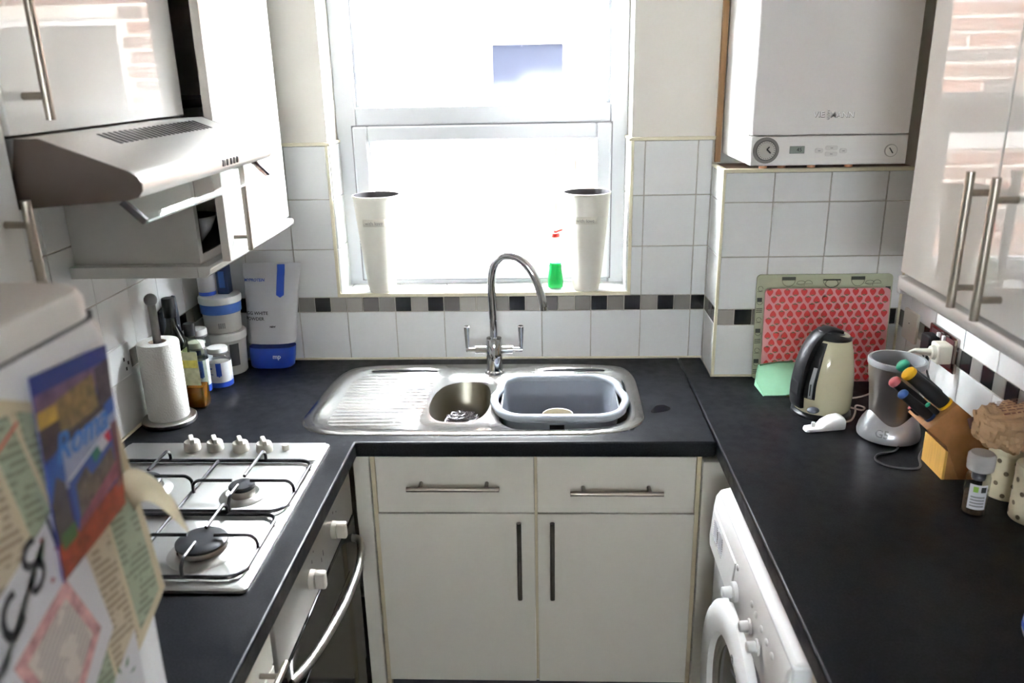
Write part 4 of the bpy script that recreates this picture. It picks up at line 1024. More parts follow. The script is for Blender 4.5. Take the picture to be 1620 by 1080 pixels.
# ================================================================== WINDOW SILL
VASE = mat('white_ribbed_ceramic', (0.80, 0.78, 0.69), 0.5)
def vase(x, y, label, lab_dx):
    t = thing('vase', label, 'vase', (x, y, 1.1152), group='pair of tall vases on the window sill')
    prof = [(0.036, 0.0), (0.039, 0.003)]
    for k in range(60):
        z = 0.006+0.288*k/59; r = 0.040+(0.0705-0.040)*(z/0.30)**0.9
        prof.append((r+(0.0009 if k % 2 else -0.0004), z))
    prof += [(0.0722, 0.298), (0.0722, 0.302), (0.0695, 0.302)]
    MB().lathe(prof, seg=48, caps=(True, False)).build('body', VASE, t)
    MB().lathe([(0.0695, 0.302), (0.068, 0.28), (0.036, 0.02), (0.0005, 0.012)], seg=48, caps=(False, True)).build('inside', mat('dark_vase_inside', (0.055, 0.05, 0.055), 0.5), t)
    # name plaque wrapped on the side facing the room
    q = MB(); ra, rb2 = [], []
    for i in range(13):
        a = -PI/2+lab_dx+(i/12-0.5)*1.15
        for z, l in ((0.214, ra), (0.236, rb2)):
            r = 0.040+(0.0705-0.040)*(z/0.30)**0.9+0.0014; l.append(q.v(r*math.cos(a), r*math.sin(a), z))
    for i in range(12): q.face([ra[i], ra[i+1], rb2[i+1], rb2[i]])
    pq = q.build('plaque', mat('plaque_ivory', (0.70, 0.67, 0.57), 0.5), t)
    s = pq.modifiers.new('thickness', 'SOLIDIFY'); s.thickness = 0.001
    tx = text('with love', 0.0150, mat('stamp_ink', (0.26, 0.24, 0.21), 0.6), 'lettering', t, Matrix.Identity(4), 0.0)
    for v in tx.data.vertices:
        u, w = v.co.x, v.co.y; z = 0.224+w; r = 0.040+(0.0705-0.040)*(z/0.30)**0.9+0.0024; a = -PI/2+lab_dx+u/r
        v.co = (r*math.cos(a), r*math.sin(a), z)
    return t
vase(0.262, 0.034, 'tall white ribbed vase at the left end of the window sill', 0.0)
vase(0.901, 0.034, 'tall white ribbed vase at the right end beside the green bottle', -0.12)
sb = thing('washing_up_liquid', 'green washing-up liquid bottle with red cap on the window sill', 'bottle', (0.806, 0.045, 1.1152))
CLEAR = glass_mat('clear_plastic', (0.97, 0.99, 0.97))
MB().lathe([(0.022, 0), (0.026, 0.004), (0.025, 0.03), (0.020, 0.065), (0.021, 0.09), (0.023, 0.12), (0.017, 0.150), (0.009, 0.162), (0.009, 0.168)], seg=28, sy=0.7).build('bottle', CLEAR, sb)
MB().lathe([(0.021, 0.003), (0.0245, 0.006), (0.0235, 0.03), (0.0188, 0.065), (0.0192, 0.082), (0.0005, 0.082)], seg=28, sy=0.66).build('green_liquid', mat('green_liquid', (0.01, 0.42, 0.09), 0.1, trans=0.5), sb)
MB().lathe([(0.0125, 0.164), (0.0135, 0.168), (0.0125, 0.176), (0.006, 0.178), (0.005, 0.184), (0.0005, 0.186)], seg=20).build('cap', mat('red_cap', (0.75, 0.03, 0.02), 0.3), sb)
MB().cyl((0.002, 0, 0.180), (0.022, -0.004, 0.187), 0.0032, seg=10).build('cap_spout', MATS['red_cap'], sb)

# ================================================================== LEFT WORKTOP
pt = thing('paper_towel_holder', 'steel paper towel holder with ball finial beside the left wall', 'towel holder', (-0.222, -0.487, 0.9005))
MB().lathe([(0.066, 0), (0.069, 0.004), (0.069, 0.012), (0.066, 0.015), (0.0005, 0.0155)], seg=48).build('base', STEEL, pt)
MB().cyl((0, 0, 0.015), (0, 0, 0.322), 0.0100, seg=20).build('pole', mat('dark_steel_pole', (0.26, 0.25, 0.24), 0.3, metal=1.0), pt)
MB().ball((0, 0, 0.333), 0.0165).build('ball_finial', MATS['dark_steel_pole'], pt)
roll = thing('paper_towel', 'white embossed paper towel roll on the steel holder', 'paper towel', (-0.222, -0.487, 0.9163))
MB().lathe([(0.022, 0), (0.050, 0), (0.0515, 0.003), (0.0515, 0.204), (0.050, 0.207), (0.022, 0.207), (0.022, 0)], seg=56, caps=(False, False)).build('roll', mat('tissue', (0.84, 0.83, 0.80), 0.9, bump=0.5, bscale=220), roll)
MB().lathe([(0.0218, 0.001), (0.0205, 0.001), (0.0205, 0.2065), (0.0218, 0.2065), (0.0218, 0.001)], seg=32, caps=(False, False)).build('card_core', mat('card_core', (0.38, 0.30, 0.22), 0.8), roll)

ob = thing('oil_bottle', 'dark green glass oil bottle with black cap behind the paper towel', 'bottle', (-0.245, -0.350, 0.9005))
MB().lathe([(0.032, 0), (0.035, 0.004), (0.035, 0.165), (0.033, 0.182), (0.022, 0.205), (0.0145, 0.225), (0.0135, 0.265)], seg=32).build('bottle', mat('dark_green_glass', (0.006, 0.008, 0.005), 0.12, spec=0.3), ob)
MB().lathe([(0.0165, 0.248), (0.017, 0.252), (0.017, 0.298), (0.0155, 0.301)], seg=24).build('cap', BLACKP, ob)
ob = thing('oil_bottle', 'clear bottle of amber oil with yellow-green label by the paper towel', 'bottle', (-0.183, -0.382, 0.9005))
def sq(h, z, r): return [(x, y, z) for x, y in rrect(-h, h, -h, h, r, 4)]
MB().loft([sq(0.022, 0.0, 0.006), sq(0.0245, 0.004, 0.007), sq(0.0240, 0.150, 0.007), sq(0.019, 0.178, 0.010), sq(0.012, 0.195, 0.0115), sq(0.0115, 0.218, 0.011)]).build('bottle', glass_mat('bottle_glass', (0.80, 0.84, 0.74)), ob)
MB().loft([sq(0.0205, 0.003, 0.006), sq(0.0225, 0.006, 0.006), sq(0.0222, 0.062, 0.006)]).build('amber_oil', mat('amber_oil', (0.32, 0.11, 0.01), 0.1, trans=0.3), ob)
lb = MB().box(-0.022, 0.022, -0.0252, -0.0247, 0.070, 0.165).build('label', mat('olive_label', (0.42, 0.42, 0.26), 0.6, vary=0.3, vscale=50), ob)
MB().box(-0.020, 0.020, -0.0256, -0.0252, 0.120, 0.142).build('label_picture', mat('olive_yellow', (0.50, 0.44, 0.08), 0.6, vary=0.3, vscale=70), lb)
MB().box(-0.0252, -0.0247, -0.022, 0.022, 0.070, 0.165).build('side_label', MATS['olive_label'], ob)
MB().lathe([(0.0145, 0.205), (0.0150, 0.208), (0.0150, 0.236), (0.0135, 0.239)], seg=24).build('cap', BLACKP, ob)
bx = thing('food_packet', 'dark navy food packet leaning in the corner behind the bottles', 'packet', (-0.274, -0.300, 0.9005), rz=1.15)
MB().prism([(-0.030, 0), (0.026, 0), (0.030, 0.235), (0.026, 0.290), (-0.030, 0.255)], 'y', -0.010, 0.008).build('packet', mat('navy_packet', (0.012, 0.018, 0.032), 0.4), bx, bevel=0.004)
q = MB()
for x0, z0, w, h, in ((-0.012, 0.215, 0.007, 0.035), (-0.002, 0.222, 0.005, 0.036), (0.010, 0.200, 0.012, 0.006), (0.012, 0.186, 0.008, 0.010), (-0.02, 0.205, 0.02, 0.003)): q.box(x0, x0+w, -0.0104, -0.0098, z0, z0+h)
q.build('print', mat('packet_print', (0.50, 0.52, 0.54), 0.5), bx, weld=False)

JG = glass_mat('jar_plastic', (0.93, 0.95, 0.96))
JW = mat('jar_label_white', (0.74, 0.75, 0.78), 0.45)
def jar(x, y, r, h, label, rz=0.0):
    t = thing('supplement_jar', label, 'jar', (x, y, 0.9005), rz, group='clear supplement jars with white caps')
    MB().lathe([(r*0.94, 0), (r, 0.003), (r, h*0.74), (r*0.93, h*0.80), (r*0.72, h*0.85), (r*0.70, h*0.88)], seg=36).build('jar', JG, t)
    lb = MB().lathe([(r+0.0004, h*0.15), (r+0.0006, h*0.66)], seg=36, caps=(False, False)).build('label', JW, t)
    MB().lathe([(r+0.0004, h*0.02), (r+0.0006, h*0.15)], seg=36, caps=(False, False)).build('blue_band', BLUE, t)
    MB().lathe([(r*0.90, h*0.04), (r*0.90, h*0.60), (0.0005, h*0.60)], seg=28).build('powder', mat('pale_tablets', (0.62, 0.60, 0.55), 0.8), t)
    q = MB(); a0 = -PI/2+0.25; ra, rb3 = [], []
    for i in range(5):
        a = a0+(i/4-0.5)*0.42
        ra.append(q.v((r+0.0011)*math.cos(a), (r+0.0011)*math.sin(a), h*0.34+(0.006 if i == 2 else 0.010)-0.012)); rb3.append(q.v((r+0.0011)*math.cos(a), (r+0.0011)*math.sin(a), h*0.66))
    for i in range(4): q.face([ra[i], ra[i+1], rb3[i+1], rb3[i]])
    q.build('blue_tag', BLUE, lb)
    q = MB()
    for zz, w in ((0.52, 0.5), (0.50, 0.4), (0.36, 0.55)):
        vs_ = []
        for i in range(5):
            a = -PI/2-0.50+(i/4-0.5)*w
            vs_.append((q.v((r+0.0011)*math.cos(a), (r+0.0011)*math.sin(a), h*zz), q.v((r+0.0011)*math.cos(a), (r+0.0011)*math.sin(a), h*zz+0.0022)))
        for i in range(4): q.face([vs_[i][0], vs_[i+1][0], vs_[i+1][1], vs_[i][1]])
    q.build('label_text', MBLUE, lb)
    MB().lathe([(r*0.80, h*0.86), (r*0.84, h*0.87), (r*0.84, h*0.975), (r*0.80, h*1.0), (0.0005, h*1.0)], seg=36).build('cap', WHITEP, t)
    MB().lathe([(r*0.845, h*0.872), (r*0.86, h*0.884), (r*0.845, h*0.896)], seg=36, caps=(False, False)).build('cap_ring', GREYP, t)
jar(-0.184, -0.222, 0.0345, 0.118, 'supplement jar standing nearest, in front of the two white tubs', 0.05)
jar(-0.251, -0.193, 0.0350, 0.165, 'taller supplement jar at the back of the group of jars', 0.1)
jar(-0.222, -0.271, 0.0275, 0.150, 'slim supplement jar half hidden behind the amber oil bottle', 0.35)

TUBW = mat('tub_white', (0.70, 0.69, 0.66), 0.4)
tb = thing('protein_tub', 'white tub with a dark side label, lower of the two stacked tubs', 'tub', (-0.205, -0.100, 0.9005))
MB().lathe([(0.052, 0), (0.055, 0.004), (0.059, 0.108), (0.059, 0.112)], seg=44).build('tub', TUBW, tb)
MB().lathe([(0.060, 0.108), (0.0625, 0.110), (0.0625, 0.128), (0.060, 0.132), (0.0005, 0.1325)], seg=44).build('lid', WHITEP, tb)
q = MB(); ra, rb3 = [], []
for i in range(7):
    a = -PI/2+0.75+(i/6-0.5)*0.5
    ra.append(q.v(0.0568*math.cos(a), 0.0568*math.sin(a), 0.030)); rb3.append(q.v(0.0596*math.cos(a), 0.0596*math.sin(a), 0.100))
for i in range(6): q.face([ra[i], ra[i+1], rb3[i+1], rb3[i]])
q.build('side_label', DGREY, tb)
tb2 = thing('protein_tub', 'white tub with a blue band stacked on top of another tub', 'tub', (-0.207, -0.100, 1.0342))
MB().lathe([(0.050, 0), (0.053, 0.004), (0.057, 0.092)], seg=44).build('tub', TUBW, tb2)
MB().lathe([(0.0592, 0.060), (0.0602, 0.090)], seg=44, caps=(False, False)).build('blue_band', MBLUE, tb2)
MB().lathe([(0.0585, 0.088), (0.0625, 0.091), (0.0625, 0.106), (0.060, 0.110), (0.0005, 0.1105)], seg=44).build('lid', WHITEP, tb2)
q = MB()
for i in range(10):
    a = -PI/2+0.15+i*0.035; w = 0.010 if i % 3 else 0.018
    r = 0.0562; q.prism([(r*math.cos(a), r*math.sin(a)), (r*math.cos(a+w), r*math.sin(a+w)), ((r+0.001)*math.cos(a+w), (r+0.001)*math.sin(a+w)), ((r+0.001)*math.cos(a), (r+0.001)*math.sin(a))], 'z', 0.018, 0.034)
q.build('barcode', INK, tb2, weld=False, kind='stuff')
st = thing('supplement_pot', 'small white pot with blue base on top of the stacked tubs', 'pot', (-0.238, -0.108, 1.1450))
MB().lathe([(0.0235, 0), (0.025, 0.003), (0.025, 0.060), (0.020, 0.068), (0.020, 0.074)], seg=32).build('pot', JW, st)
MB().lathe([(0.0252, 0.002), (0.0255, 0.013)], seg=32, caps=(False, False)).build('blue_band', BLUE, st)
MB().lathe([(0.0225, 0.068), (0.0230, 0.070), (0.0230, 0.088), (0.021, 0.091)], seg=32).build('cap', WHITEP, st)
sd = thing('supplement_box', 'dark navy box beside the small pot on the stacked tubs', 'box', (-0.192, -0.085, 1.1450))
MB().box(-0.018, 0.016, -0.018, 0.018, 0, 0.085).build('box', mat('navy_box', (0.015, 0.030, 0.085), 0.35), sd, bevel=0.002)
MB().box(-0.010, 0.008, -0.0185, -0.0179, 0.02, 0.07).build('label', MBLUE, sd)

# foil pouch
po = thing('protein_pouch', 'large white foil pouch with blue base leaning in the corner', 'pouch', (-0.083, -0.055, 0.9005))
rows = [(0.0, 0.062, 0.032), (0.004, 0.067, 0.034), (0.03, 0.070, 0.036), (0.065, 0.072, 0.034), (0.12, 0.0755, 0.032), (0.18, 0.079, 0.026), (0.24, 0.084, 0.016), (0.285, 0.0885, 0.006), (0.30, 0.090, 0.0016), (0.322, 0.0905, 0.0012)]
def pouch_ring(z, w, t):
    pts = []; n_ = 28
    for i in range(n_):
        a = 2*PI*i/n_; c, s = math.cos(a), math.sin(a)
        x = w*math.copysign(abs(c)**0.55, c); y = t*math.copysign(abs(s)**0.8, s)
        wob = 0.0016*math.sin(9*x*40+z*60) if 0.02 < z < 0.29 else 0
        pts.append((x+0.020*(z/0.32), y+wob+0.030*(z/0.32)**1.3, z))
    return pts
fine = []
for (z0, w0, t0), (z1, w1, t1) in zip(rows, rows[1:]):
    k_ = max(1, int((z1-z0)/0.012))
    for k in range(k_):
        u = k/k_; fine.append((z0+(z1-z0)*u, w0+(w1-w0)*u, t0+(t1-t0)*u))
fine.append(rows[-1])
FOIL = mat('matte_white_foil', (0.66, 0.67, 0.69), 0.38, bump=0.25, bscale=26)
zc = 0.068
MB().loft([pouch_ring(*f) for f in fine if f[0] >= zc-0.001], (True, True)).build('pouch', FOIL, po)
MB().loft([pouch_ring(z, w+0.0002, t+0.0002) for z, w, t in fine if z <= zc+0.004], (True, True)).build('blue_base', mat('foil_blue', (0.02, 0.06, 0.36), 0.35), po)
def front_y(x, z):
    for (z0, w0, t0), (z1, w1, t1) in zip(rows, rows[1:]):
        if z0 <= z <= z1:
            u = (z-z0)/(z1-z0); w = w0+(w1-w0)*u; t = t0+(t1-t0)*u; break
    xx_ = min(abs((x-0.020*(z/0.32))/w), 0.999)
    s = max(0.0, 1-(xx_**(1/0.55))**2)**0.5
    return -t*s**0.8+0.030*(z/0.32)**1.3-0.0026
def on_front(o):
    for v in o.data.vertices:
        v.co.y = front_y(v.co.x, v.co.z)-0.0004+min(0.0, v.co.y)
TM = lambda x, z: Matrix(((1, 0, 0, x), (0, 0, 0, 0), (0, 1, 0, z), (0, 0, 0, 1)))
on_front(text('MYPROTEIN', 0.0118, BLUE, 'lettering', po, TM(-0.034, 0.272), 0.0, bold=0.0004, shear=0.2))
on_front(text('EGG WHITE', 0.0140, INK, 'lettering', po, TM(-0.030, 0.174), 0.0, bold=0.0002))
on_front(text('POWDER', 0.0140, INK, 'lettering', po, TM(-0.035, 0.157), 0.0, bold=0.0002))
on_front(text('NEW', 0.0075, INK, 'lettering', po, TM(0.020, 0.133), 0.0, bold=0.0004))
on_front(text('mp', 0.0200, JW, 'lettering', po, TM(0.026, 0.040), 0.0, bold=0.0005))
def front_patch(nm, poly, m):
    xs_ = [p[0] for p in poly]; zs_ = [p[1] for p in poly]; q = MB(); nx, nz = 4, 10
    g = {}
    for i in range(nx+1):
        for j in range(nz+1):
            v_ = j/nz; x0_ = poly[0][0]*(1-v_)+poly[3][0]*v_; x1_ = poly[1][0]*(1-v_)+poly[2][0]*v_
            z_ = poly[0][1]*(1-v_)+poly[3][1]*v_; x_ = x0_+(x1_-x0_)*i/nx
            if j == nz: z_ -= 0.008*(1-abs(i/nx-0.5)*2)
            g[i, j] = q.v(x_, front_y(x_, max(z_, 0.001)), z_)
    for i in range(nx):
        for j in range(nz): q.face([g[i, j], g[i+1, j], g[i+1, j+1], g[i, j+1]])
    return q.build(nm, m, po)
front_patch('blue_tag', [(0.038, 0.318), (0.062, 0.318), (0.058, 0.228), (0.034, 0.228)], BLUE)

# ================================================================== RIGHT WORKTOP
ZT = 0.9013
# glass board with printed border, leaning on the tiled boxing
def leaning(name, label, cat, x0, x1, h, y0, tilt, t, m, r):
    o = thing(name, label, cat, ((x0+x1)/2, y0, ZT)); w = (x1-x0)/2
    q = MB(); q.prism(rrect(-w, w, 0.001, h, r, 6), 'y', 0, t)
    bd = q.build('board', m, o, bevel=0.0006); o.rotation_euler = (-tilt, 0, 0); return o, bd, w
gb, gbd, gw_ = leaning('glass_chopping_board', 'pale green glass chopping board printed with kitchenware, behind the strawberry board', 'chopping board', 1.372, 1.749, 0.306, -0.196, 0.075, 0.005, mat('green_tinted_board', (0.46, 0.49, 0.35), 0.12), 0.012)
random.seed(11)
GP = mat('board_print_ink', (0.03, 0.035, 0.03), 0.5)
q = MB()
def arc(cx, cz, r, a0, a1, w=0.0011, sx=1.0): q.tube([(cx+sx*r*math.cos(math.radians(a0+(a1-a0)*i/10)), -0.0003, cz+r*math.sin(math.radians(a0+(a1-a0)*i/10))) for i in range(11)], w*0.5, 4)
def line(x0, z0, x1, z1, w=0.0011): q.tube([(x0, -0.0003, z0), (x1, -0.0003, z1)], w*0.5, 4)
for cx in (-0.100, 0.092):                       # bowls with banded rims
    arc(cx, 0.290, 0.018, 180, 360); q.box(cx-0.019, cx+0.019, -0.0006, 0.0001, 0.2895, 0.299)
for cx in (-0.045, 0.145):                       # jugs / ladles
    arc(cx, 0.277, 0.012, 20, 200); line(cx-0.035, 0.279, cx+0.012, 0.279); arc(cx-0.02, 0.282, 0.006, 0, 300, sx=2.0)
arc(0.020, 0.290, 0.022, 180, 360, sx=1.1); line(-0.004, 0.290, 0.044, 0.290, 0.004); arc(0.020, 0.280, 0.012, 0, 360, 0.0016, 1.5)
for k in range(9):
    z = 0.018+k*0.030
    for s in (-1, 1):
        x = s*(gw_-0.011)
        if (k+s) % 3 == 0: q.box(x-0.008, x+0.006, -0.0006, 0.0001, z, z+0.012); arc(x, z, 0.008, 180, 360)
        elif (k+s) % 3 == 1: arc(x, z+0.008, 0.007, 0, 330); line(x-0.008, z, x+0.007, z)
        else:
            for j in range(3): line(x-0.009, z+j*0.005, x+0.008, z+j*0.005+0.001, 0.002)
q.build('kitchenware_print', GP, gb, weld=False, kind='stuff')
stb, sbd, sw = leaning('chopping_board', 'pink chopping board covered in red strawberries behind the kettle', 'chopping board', 1.391, 1.736, 0.272, -0.222, 0.085, 0.006, mat('pink_board', (0.66, 0.30, 0.32), 0.35), 0.012)
RED = mat('strawberry_red', (0.52, 0.025, 0.03), 0.4); LEAF = mat('strawberry_leaf', (0.10, 0.14, 0.06), 0.5)
qr, ql = MB(), MB()
heart = [(0, -1.0), (0.42, -0.62), (0.78, -0.05), (0.86, 0.42), (0.62, 0.78), (0.25, 0.80), (0, 0.62), (-0.25, 0.80), (-0.62, 0.78), (-0.86, 0.42), (-0.78, -0.05), (-0.42, -0.62)]
for r in range(14):
    for c in range(15):
        x = -sw+0.013+c*0.0236+(0.0118 if r % 2 else 0); z = 0.2610-r*0.0205
        if x > sw-0.008 or z < 0.008: continue
        up = -1 if (c+r//2) % 2 else 1
        s = 0.0104
        if z+s > 0.2718: continue
        qr.prism([(x+px*s, z+pz*s*up) for px, pz in heart], 'y', -0.0005, 0.0001)
        zt = z+0.55*s*up
        ql.prism([(x-0.0055, zt+0.002*up), (x-0.002, zt-0.0005*up), (x, zt+0.003*up), (x+0.002, zt-0.0005*up), (x+0.0055, zt+0.002*up), (x, zt+0.0052*up)], 'y', -0.0008, -0.0004)
qr.build('strawberry_print', RED, stb, weld=False, kind='stuff'); ql.build('leaf_print', LEAF, stb, weld=False, kind='stuff')

gp = thing('paper_napkins', 'folded green paper packet lying in front of the chopping boards', 'napkins', (1.372, -0.245, ZT))
GRN = mat('mint_green_paper', (0.24, 0.48, 0.31), 0.6, vary=0.08)
q = MB()
q.loft([[(-0.004, 0.0, 0.0005), (0.000, -0.085, 0.0005), (0.000, -0.088, 0.004), (-0.010, -0.050, 0.026), (0.004, 0.0, 0.058), (0.004, 0.010, 0.058)],
        [(0.055, 0.002, 0.0005), (0.055, -0.085, 0.0005), (0.055, -0.088, 0.005), (0.050, -0.050, 0.030), (0.055, 0.0, 0.064), (0.055, 0.012, 0.064)],
        [(0.115, 0.004, 0.0005), (0.115, -0.072, 0.0005), (0.115, -0.075, 0.005), (0.115, -0.045, 0.030), (0.115, 0.0, 0.066), (0.115, 0.012, 0.066)]])
q.build('packet', GRN, gp, angle=25)
MB().box(0.006, 0.11, -0.083, -0.006, 0.0, 0.0006).build('yellow_base', mat('lime_paper', (0.42, 0.46, 0.04), 0.6), gp)
MB().tube([(0.008, 0.003, 0.060), (0.03, -0.001, 0.066), (0.06, 0.002, 0.069), (0.10, 0.003, 0.070)], 0.0022, 6).build('dark_fold', mat('dark_green_fold', (0.03, 0.10, 0.05), 0.6), gp)

# --- kettle
kt = thing('kettle', 'cream electric kettle with black handle on its power base', 'kettle', (1.492, -0.440, ZT))
KC = mat('cream_kettle', (0.66, 0.62, 0.42), 0.22, coat=0.4)
MB().lathe([(0.070, 0), (0.074, 0.003), (0.074, 0.010), (0.068, 0.016)], seg=48).build('power_base', BLACKP, kt)
def kring(z, r, dx): return [(dx+r*math.cos(2*PI*i/48), r*math.sin(2*PI*i/48), z) for i in range(48)]
MB().loft([kring(0.018, 0.068, 0), kring(0.026, 0.072, 0), kring(0.06, 0.0735, 0), kring(0.10, 0.0715, 0.001), kring(0.14, 0.066, 0.003), kring(0.175, 0.058, 0.006), kring(0.198, 0.049, 0.010), kring(0.206, 0.045, 0.012)]).build('body', KC, kt)
lidr = lambda z, r, dx, k: [(x+dx, y, z+(x)*k) for x, y, _ in kring(0, r, 0)]
ld = MB().loft([lidr(0.206, 0.0462, 0.012, -0.05), lidr(0.213, 0.0455, 0.012, -0.10), lidr(0.222, 0.036, 0.008, -0.20), lidr(0.226, 0.018, 0.004, -0.25)]).build('lid', BLACKP, kt)
MB().loft([lidr(0.2165, 0.0340, 0.020, -0.20), lidr(0.2200, 0.0330, 0.020, -0.20)]).build('lid_panel', mat('pale_lid_panel', (0.50, 0.47, 0.36), 0.25), ld)
ha = math.radians(199)     # handle side
hd = Vector((math.cos(ha), math.sin(ha), 0)); hn = Vector((-hd.y, hd.x, 0))
outer = spline([(-0.030, 0.226), (0.000, 0.234), (0.030, 0.226), (0.056, 0.200), (0.074, 0.160), (0.084, 0.115), (0.088, 0.080), (0.086, 0.045), (0.080, 0.030)], 4)
inner = spline([(-0.028, 0.212), (0.000, 0.214), (0.024, 0.205), (0.040, 0.182), (0.054, 0.150), (0.062, 0.110), (0.064, 0.078), (0.064, 0.045), (0.062, 0.030)], 4)
q = MB(); rings = []
for o_, i_ in zip(outer, inner):
    wd = 0.021; e = 0.006
    prof_ = [(i_, -wd), (o_*0.85+i_*0.15, -wd), (o_, -wd+e), (o_, wd-e), (o_*0.85+i_*0.15, wd), (i_, wd)]
    rings.append([tuple(hd*p.x+hn*s+Vector((0, 0, p.y))) for p, s in prof_])
q.loft(rings).build('handle', BLACKP, kt, angle=30)
# black band and water gauge to the right of the handle, hugging the body
def kr(z):
    pts_ = [(0.018, 0.068), (0.06, 0.0735), (0.10, 0.0715), (0.14, 0.066), (0.175, 0.058), (0.206, 0.045)]
    for (a, ra), (c, rc) in zip(pts_, pts_[1:]):
        if a <= z <= c: return ra+(rc-ra)*(z-a)/(c-a)
    return 0.045
def wrap(nm, a0, a1, z0, z1, off, m, par):
    q = MB(); g = {}; nz, na = 12, 6
    for j in range(nz+1):
        z = z0+(z1-z0)*j/nz
        for i in range(na+1):
            a = math.radians(a0+(a1-a0)*i/na); dx = max(0, (z-0.1)/0.106)*0.012; r = kr(z)+off; g[i, j] = q.v(dx+r*math.cos(a), r*math.sin(a), z)
    for i in range(na):
        for j in range(nz): q.face([g[i, j], g[i+1, j], g[i+1, j+1], g[i, j+1]])
    o = q.build(nm, m, par); s = o.modifiers.new('thickness', 'SOLIDIFY'); s.thickness = 0.002; s.offset = 1; return o
bd_ = wrap('black_band', 190, 238, 0.060, 0.202, 0.0006, BLACKP, kt)
wrap('water_gauge', 225, 233, 0.062, 0.142, 0.0028, mat('gauge_grey', (0.36, 0.38, 0.40), 0.2), bd_)
q = MB().ball((0.079*math.cos(math.radians(238)), 0.079*math.sin(math.radians(238)), 0.034), 0.012, 1.3, 1.0, 0.7).build('switch', mat('switch_grey_blue', (0.12, 0.13, 0.16), 0.3), kt)
wrap('gauge_marks', 228, 229.5, 0.070, 0.100, 0.0046, INK, bd_)

# --- toothbrush charger
ch = thing('charger', 'white plug-in toothbrush charging stand lying before the kettle', 'charger', (1.468, -0.548, ZT), rz=0.18)
sect = [(-0.052, 0.010, 0.007), (-0.047, 0.015, 0.0105), (-0.028, 0.0165, 0.0115), (-0.016, 0.017, 0.013), (-0.006, 0.019, 0.025), (0.012, 0.021, 0.034), (0.034, 0.0215, 0.0375), (0.043, 0.020, 0.034), (0.046, 0.018, 0.030)]
rings = []
for x, w, h in sect: rings.append([(x, w*math.copysign(abs(math.cos(a))**0.6, math.cos(a)), h*0.5+h*0.5*math.copysign(abs(math.sin(a))**0.6, math.sin(a))) for a in [2*PI*k/20 for k in range(20)]])
MB().loft(rings).build('body', WHITEP, ch)
MB().lathe([(0.0052, 0.010), (0.0048, 0.021), (0.0035, 0.0225)], (-0.031, 0, 0), 16).build('charging_pin', WHITEP, ch)
cb = MB().tube(spline([(0.044, 0.004, 0.018), (0.062, 0.012, 0.010), (0.090, 0.030, 0.006), (0.125, 0.075, 0.005), (0.150, 0.115, 0.005), (0.165, 0.100, 0.005), (0.150, 0.085, 0.005), (0.128, 0.092, 0.0092), (0.118, 0.130, 0.005), (0.140, 0.160, 0.005), (0.205, 0.165, 0.010), (0.242, 0.120, 0.06), (0.236, 0.085, 0.12), (0.226, 0.072, 0.162)], 6), 0.0024, 8).build('cable', mat('grey_beige_cable', (0.50, 0.46, 0.40), 0.5), ch)

# --- bullet blender
bl_ = thing('blender', 'silver bullet blender with steel cup on its motor base', 'blender', (1.607, -0.588, ZT))
SIL = mat('silver_plastic', (0.55, 0.56, 0.58), 0.30, metal=0.7)
def scal(i, n): return 0.5+0.5*math.cos(3*2*PI*i/n+2.35)
seg = 72
rings = [[(r*math.cos(2*PI*i/seg), r*math.sin(2*PI*i/seg), z+dz*scal(i, seg)) for i in range(seg)] for r, z, dz in ((0.062, 0.002, 0), (0.071, 0.006, 0), (0.072, 0.014, 0), (0.069, 0.028, 0.004), (0.062, 0.042, 0.016), (0.0555, 0.048, 0.026), (0.052, 0.046, 0.024), (0.050, 0.040, 0.0))]
MB().loft(rings).build('motor_base', SIL, bl_)
MB().lathe([(0.060, 0), (0.066, 0.001), (0.066, 0.005), (0.060, 0.006)], seg=48).build('base_foot', BLACKP, bl_)
MB().lathe([(0.047, 0.040), (0.0485, 0.060), (0.056, 0.135), (0.0575, 0.138), (0.0575, 0.150), (0.060, 0.155), (0.063, 0.186)], seg=56, caps=(True, False)).build('steel_cup', mat('cup_steel', (0.58, 0.54, 0.51), 0.32, metal=1.0), bl_)
MB().lathe([(0.063, 0.186), (0.0655, 0.188), (0.0655, 0.199), (0.064, 0.201), (0.0585, 0.201), (0.0565, 0.190), (0.052, 0.120), (0.0005, 0.118)], seg=56, caps=(False, True)).build('cup_rim', mat('grey_cup_lip', (0.30, 0.31, 0.32), 0.3), bl_)
tx = text('G5', 0.026, GINK, 'lettering', bl_, Matrix.Identity(4), 0.0, bold=0.0004)
for v in tx.data.vertices:
    u, w = v.co.x, v.co.y; z = 0.030+w; a = math.radians(236)+u/0.07; r = 0.0722-max(0.0, z-0.014)*0.22+0.0012
    if z > 0.028: r = 0.0702-(z-0.028)*0.33+0.0010
    v.co = (r*math.cos(a), r*math.sin(a), z)
MB().tube(spline([(0.0, -0.066, 0.006), (-0.020, -0.090, 0.003), (-0.062, -0.105, 0.0028), (-0.078, -0.135, 0.0028), (-0.060, -0.166, 0.0028), (-0.015, -0.178, 0.0028), (0.008, -0.165, 0.0028), (0.026, -0.118, 0.0028), (0.052, -0.085, 0.012), (0.085, -0.062, 0.004), (0.118, -0.01, 0.006), (0.135, 0.05, 0.05), (0.132, 0.135, 0.13), (0.128, 0.152, 0.165)], 7), 0.0026, 8).build('power_cable', mat('dark_cable', (0.05, 0.05, 0.052), 0.45), bl_)

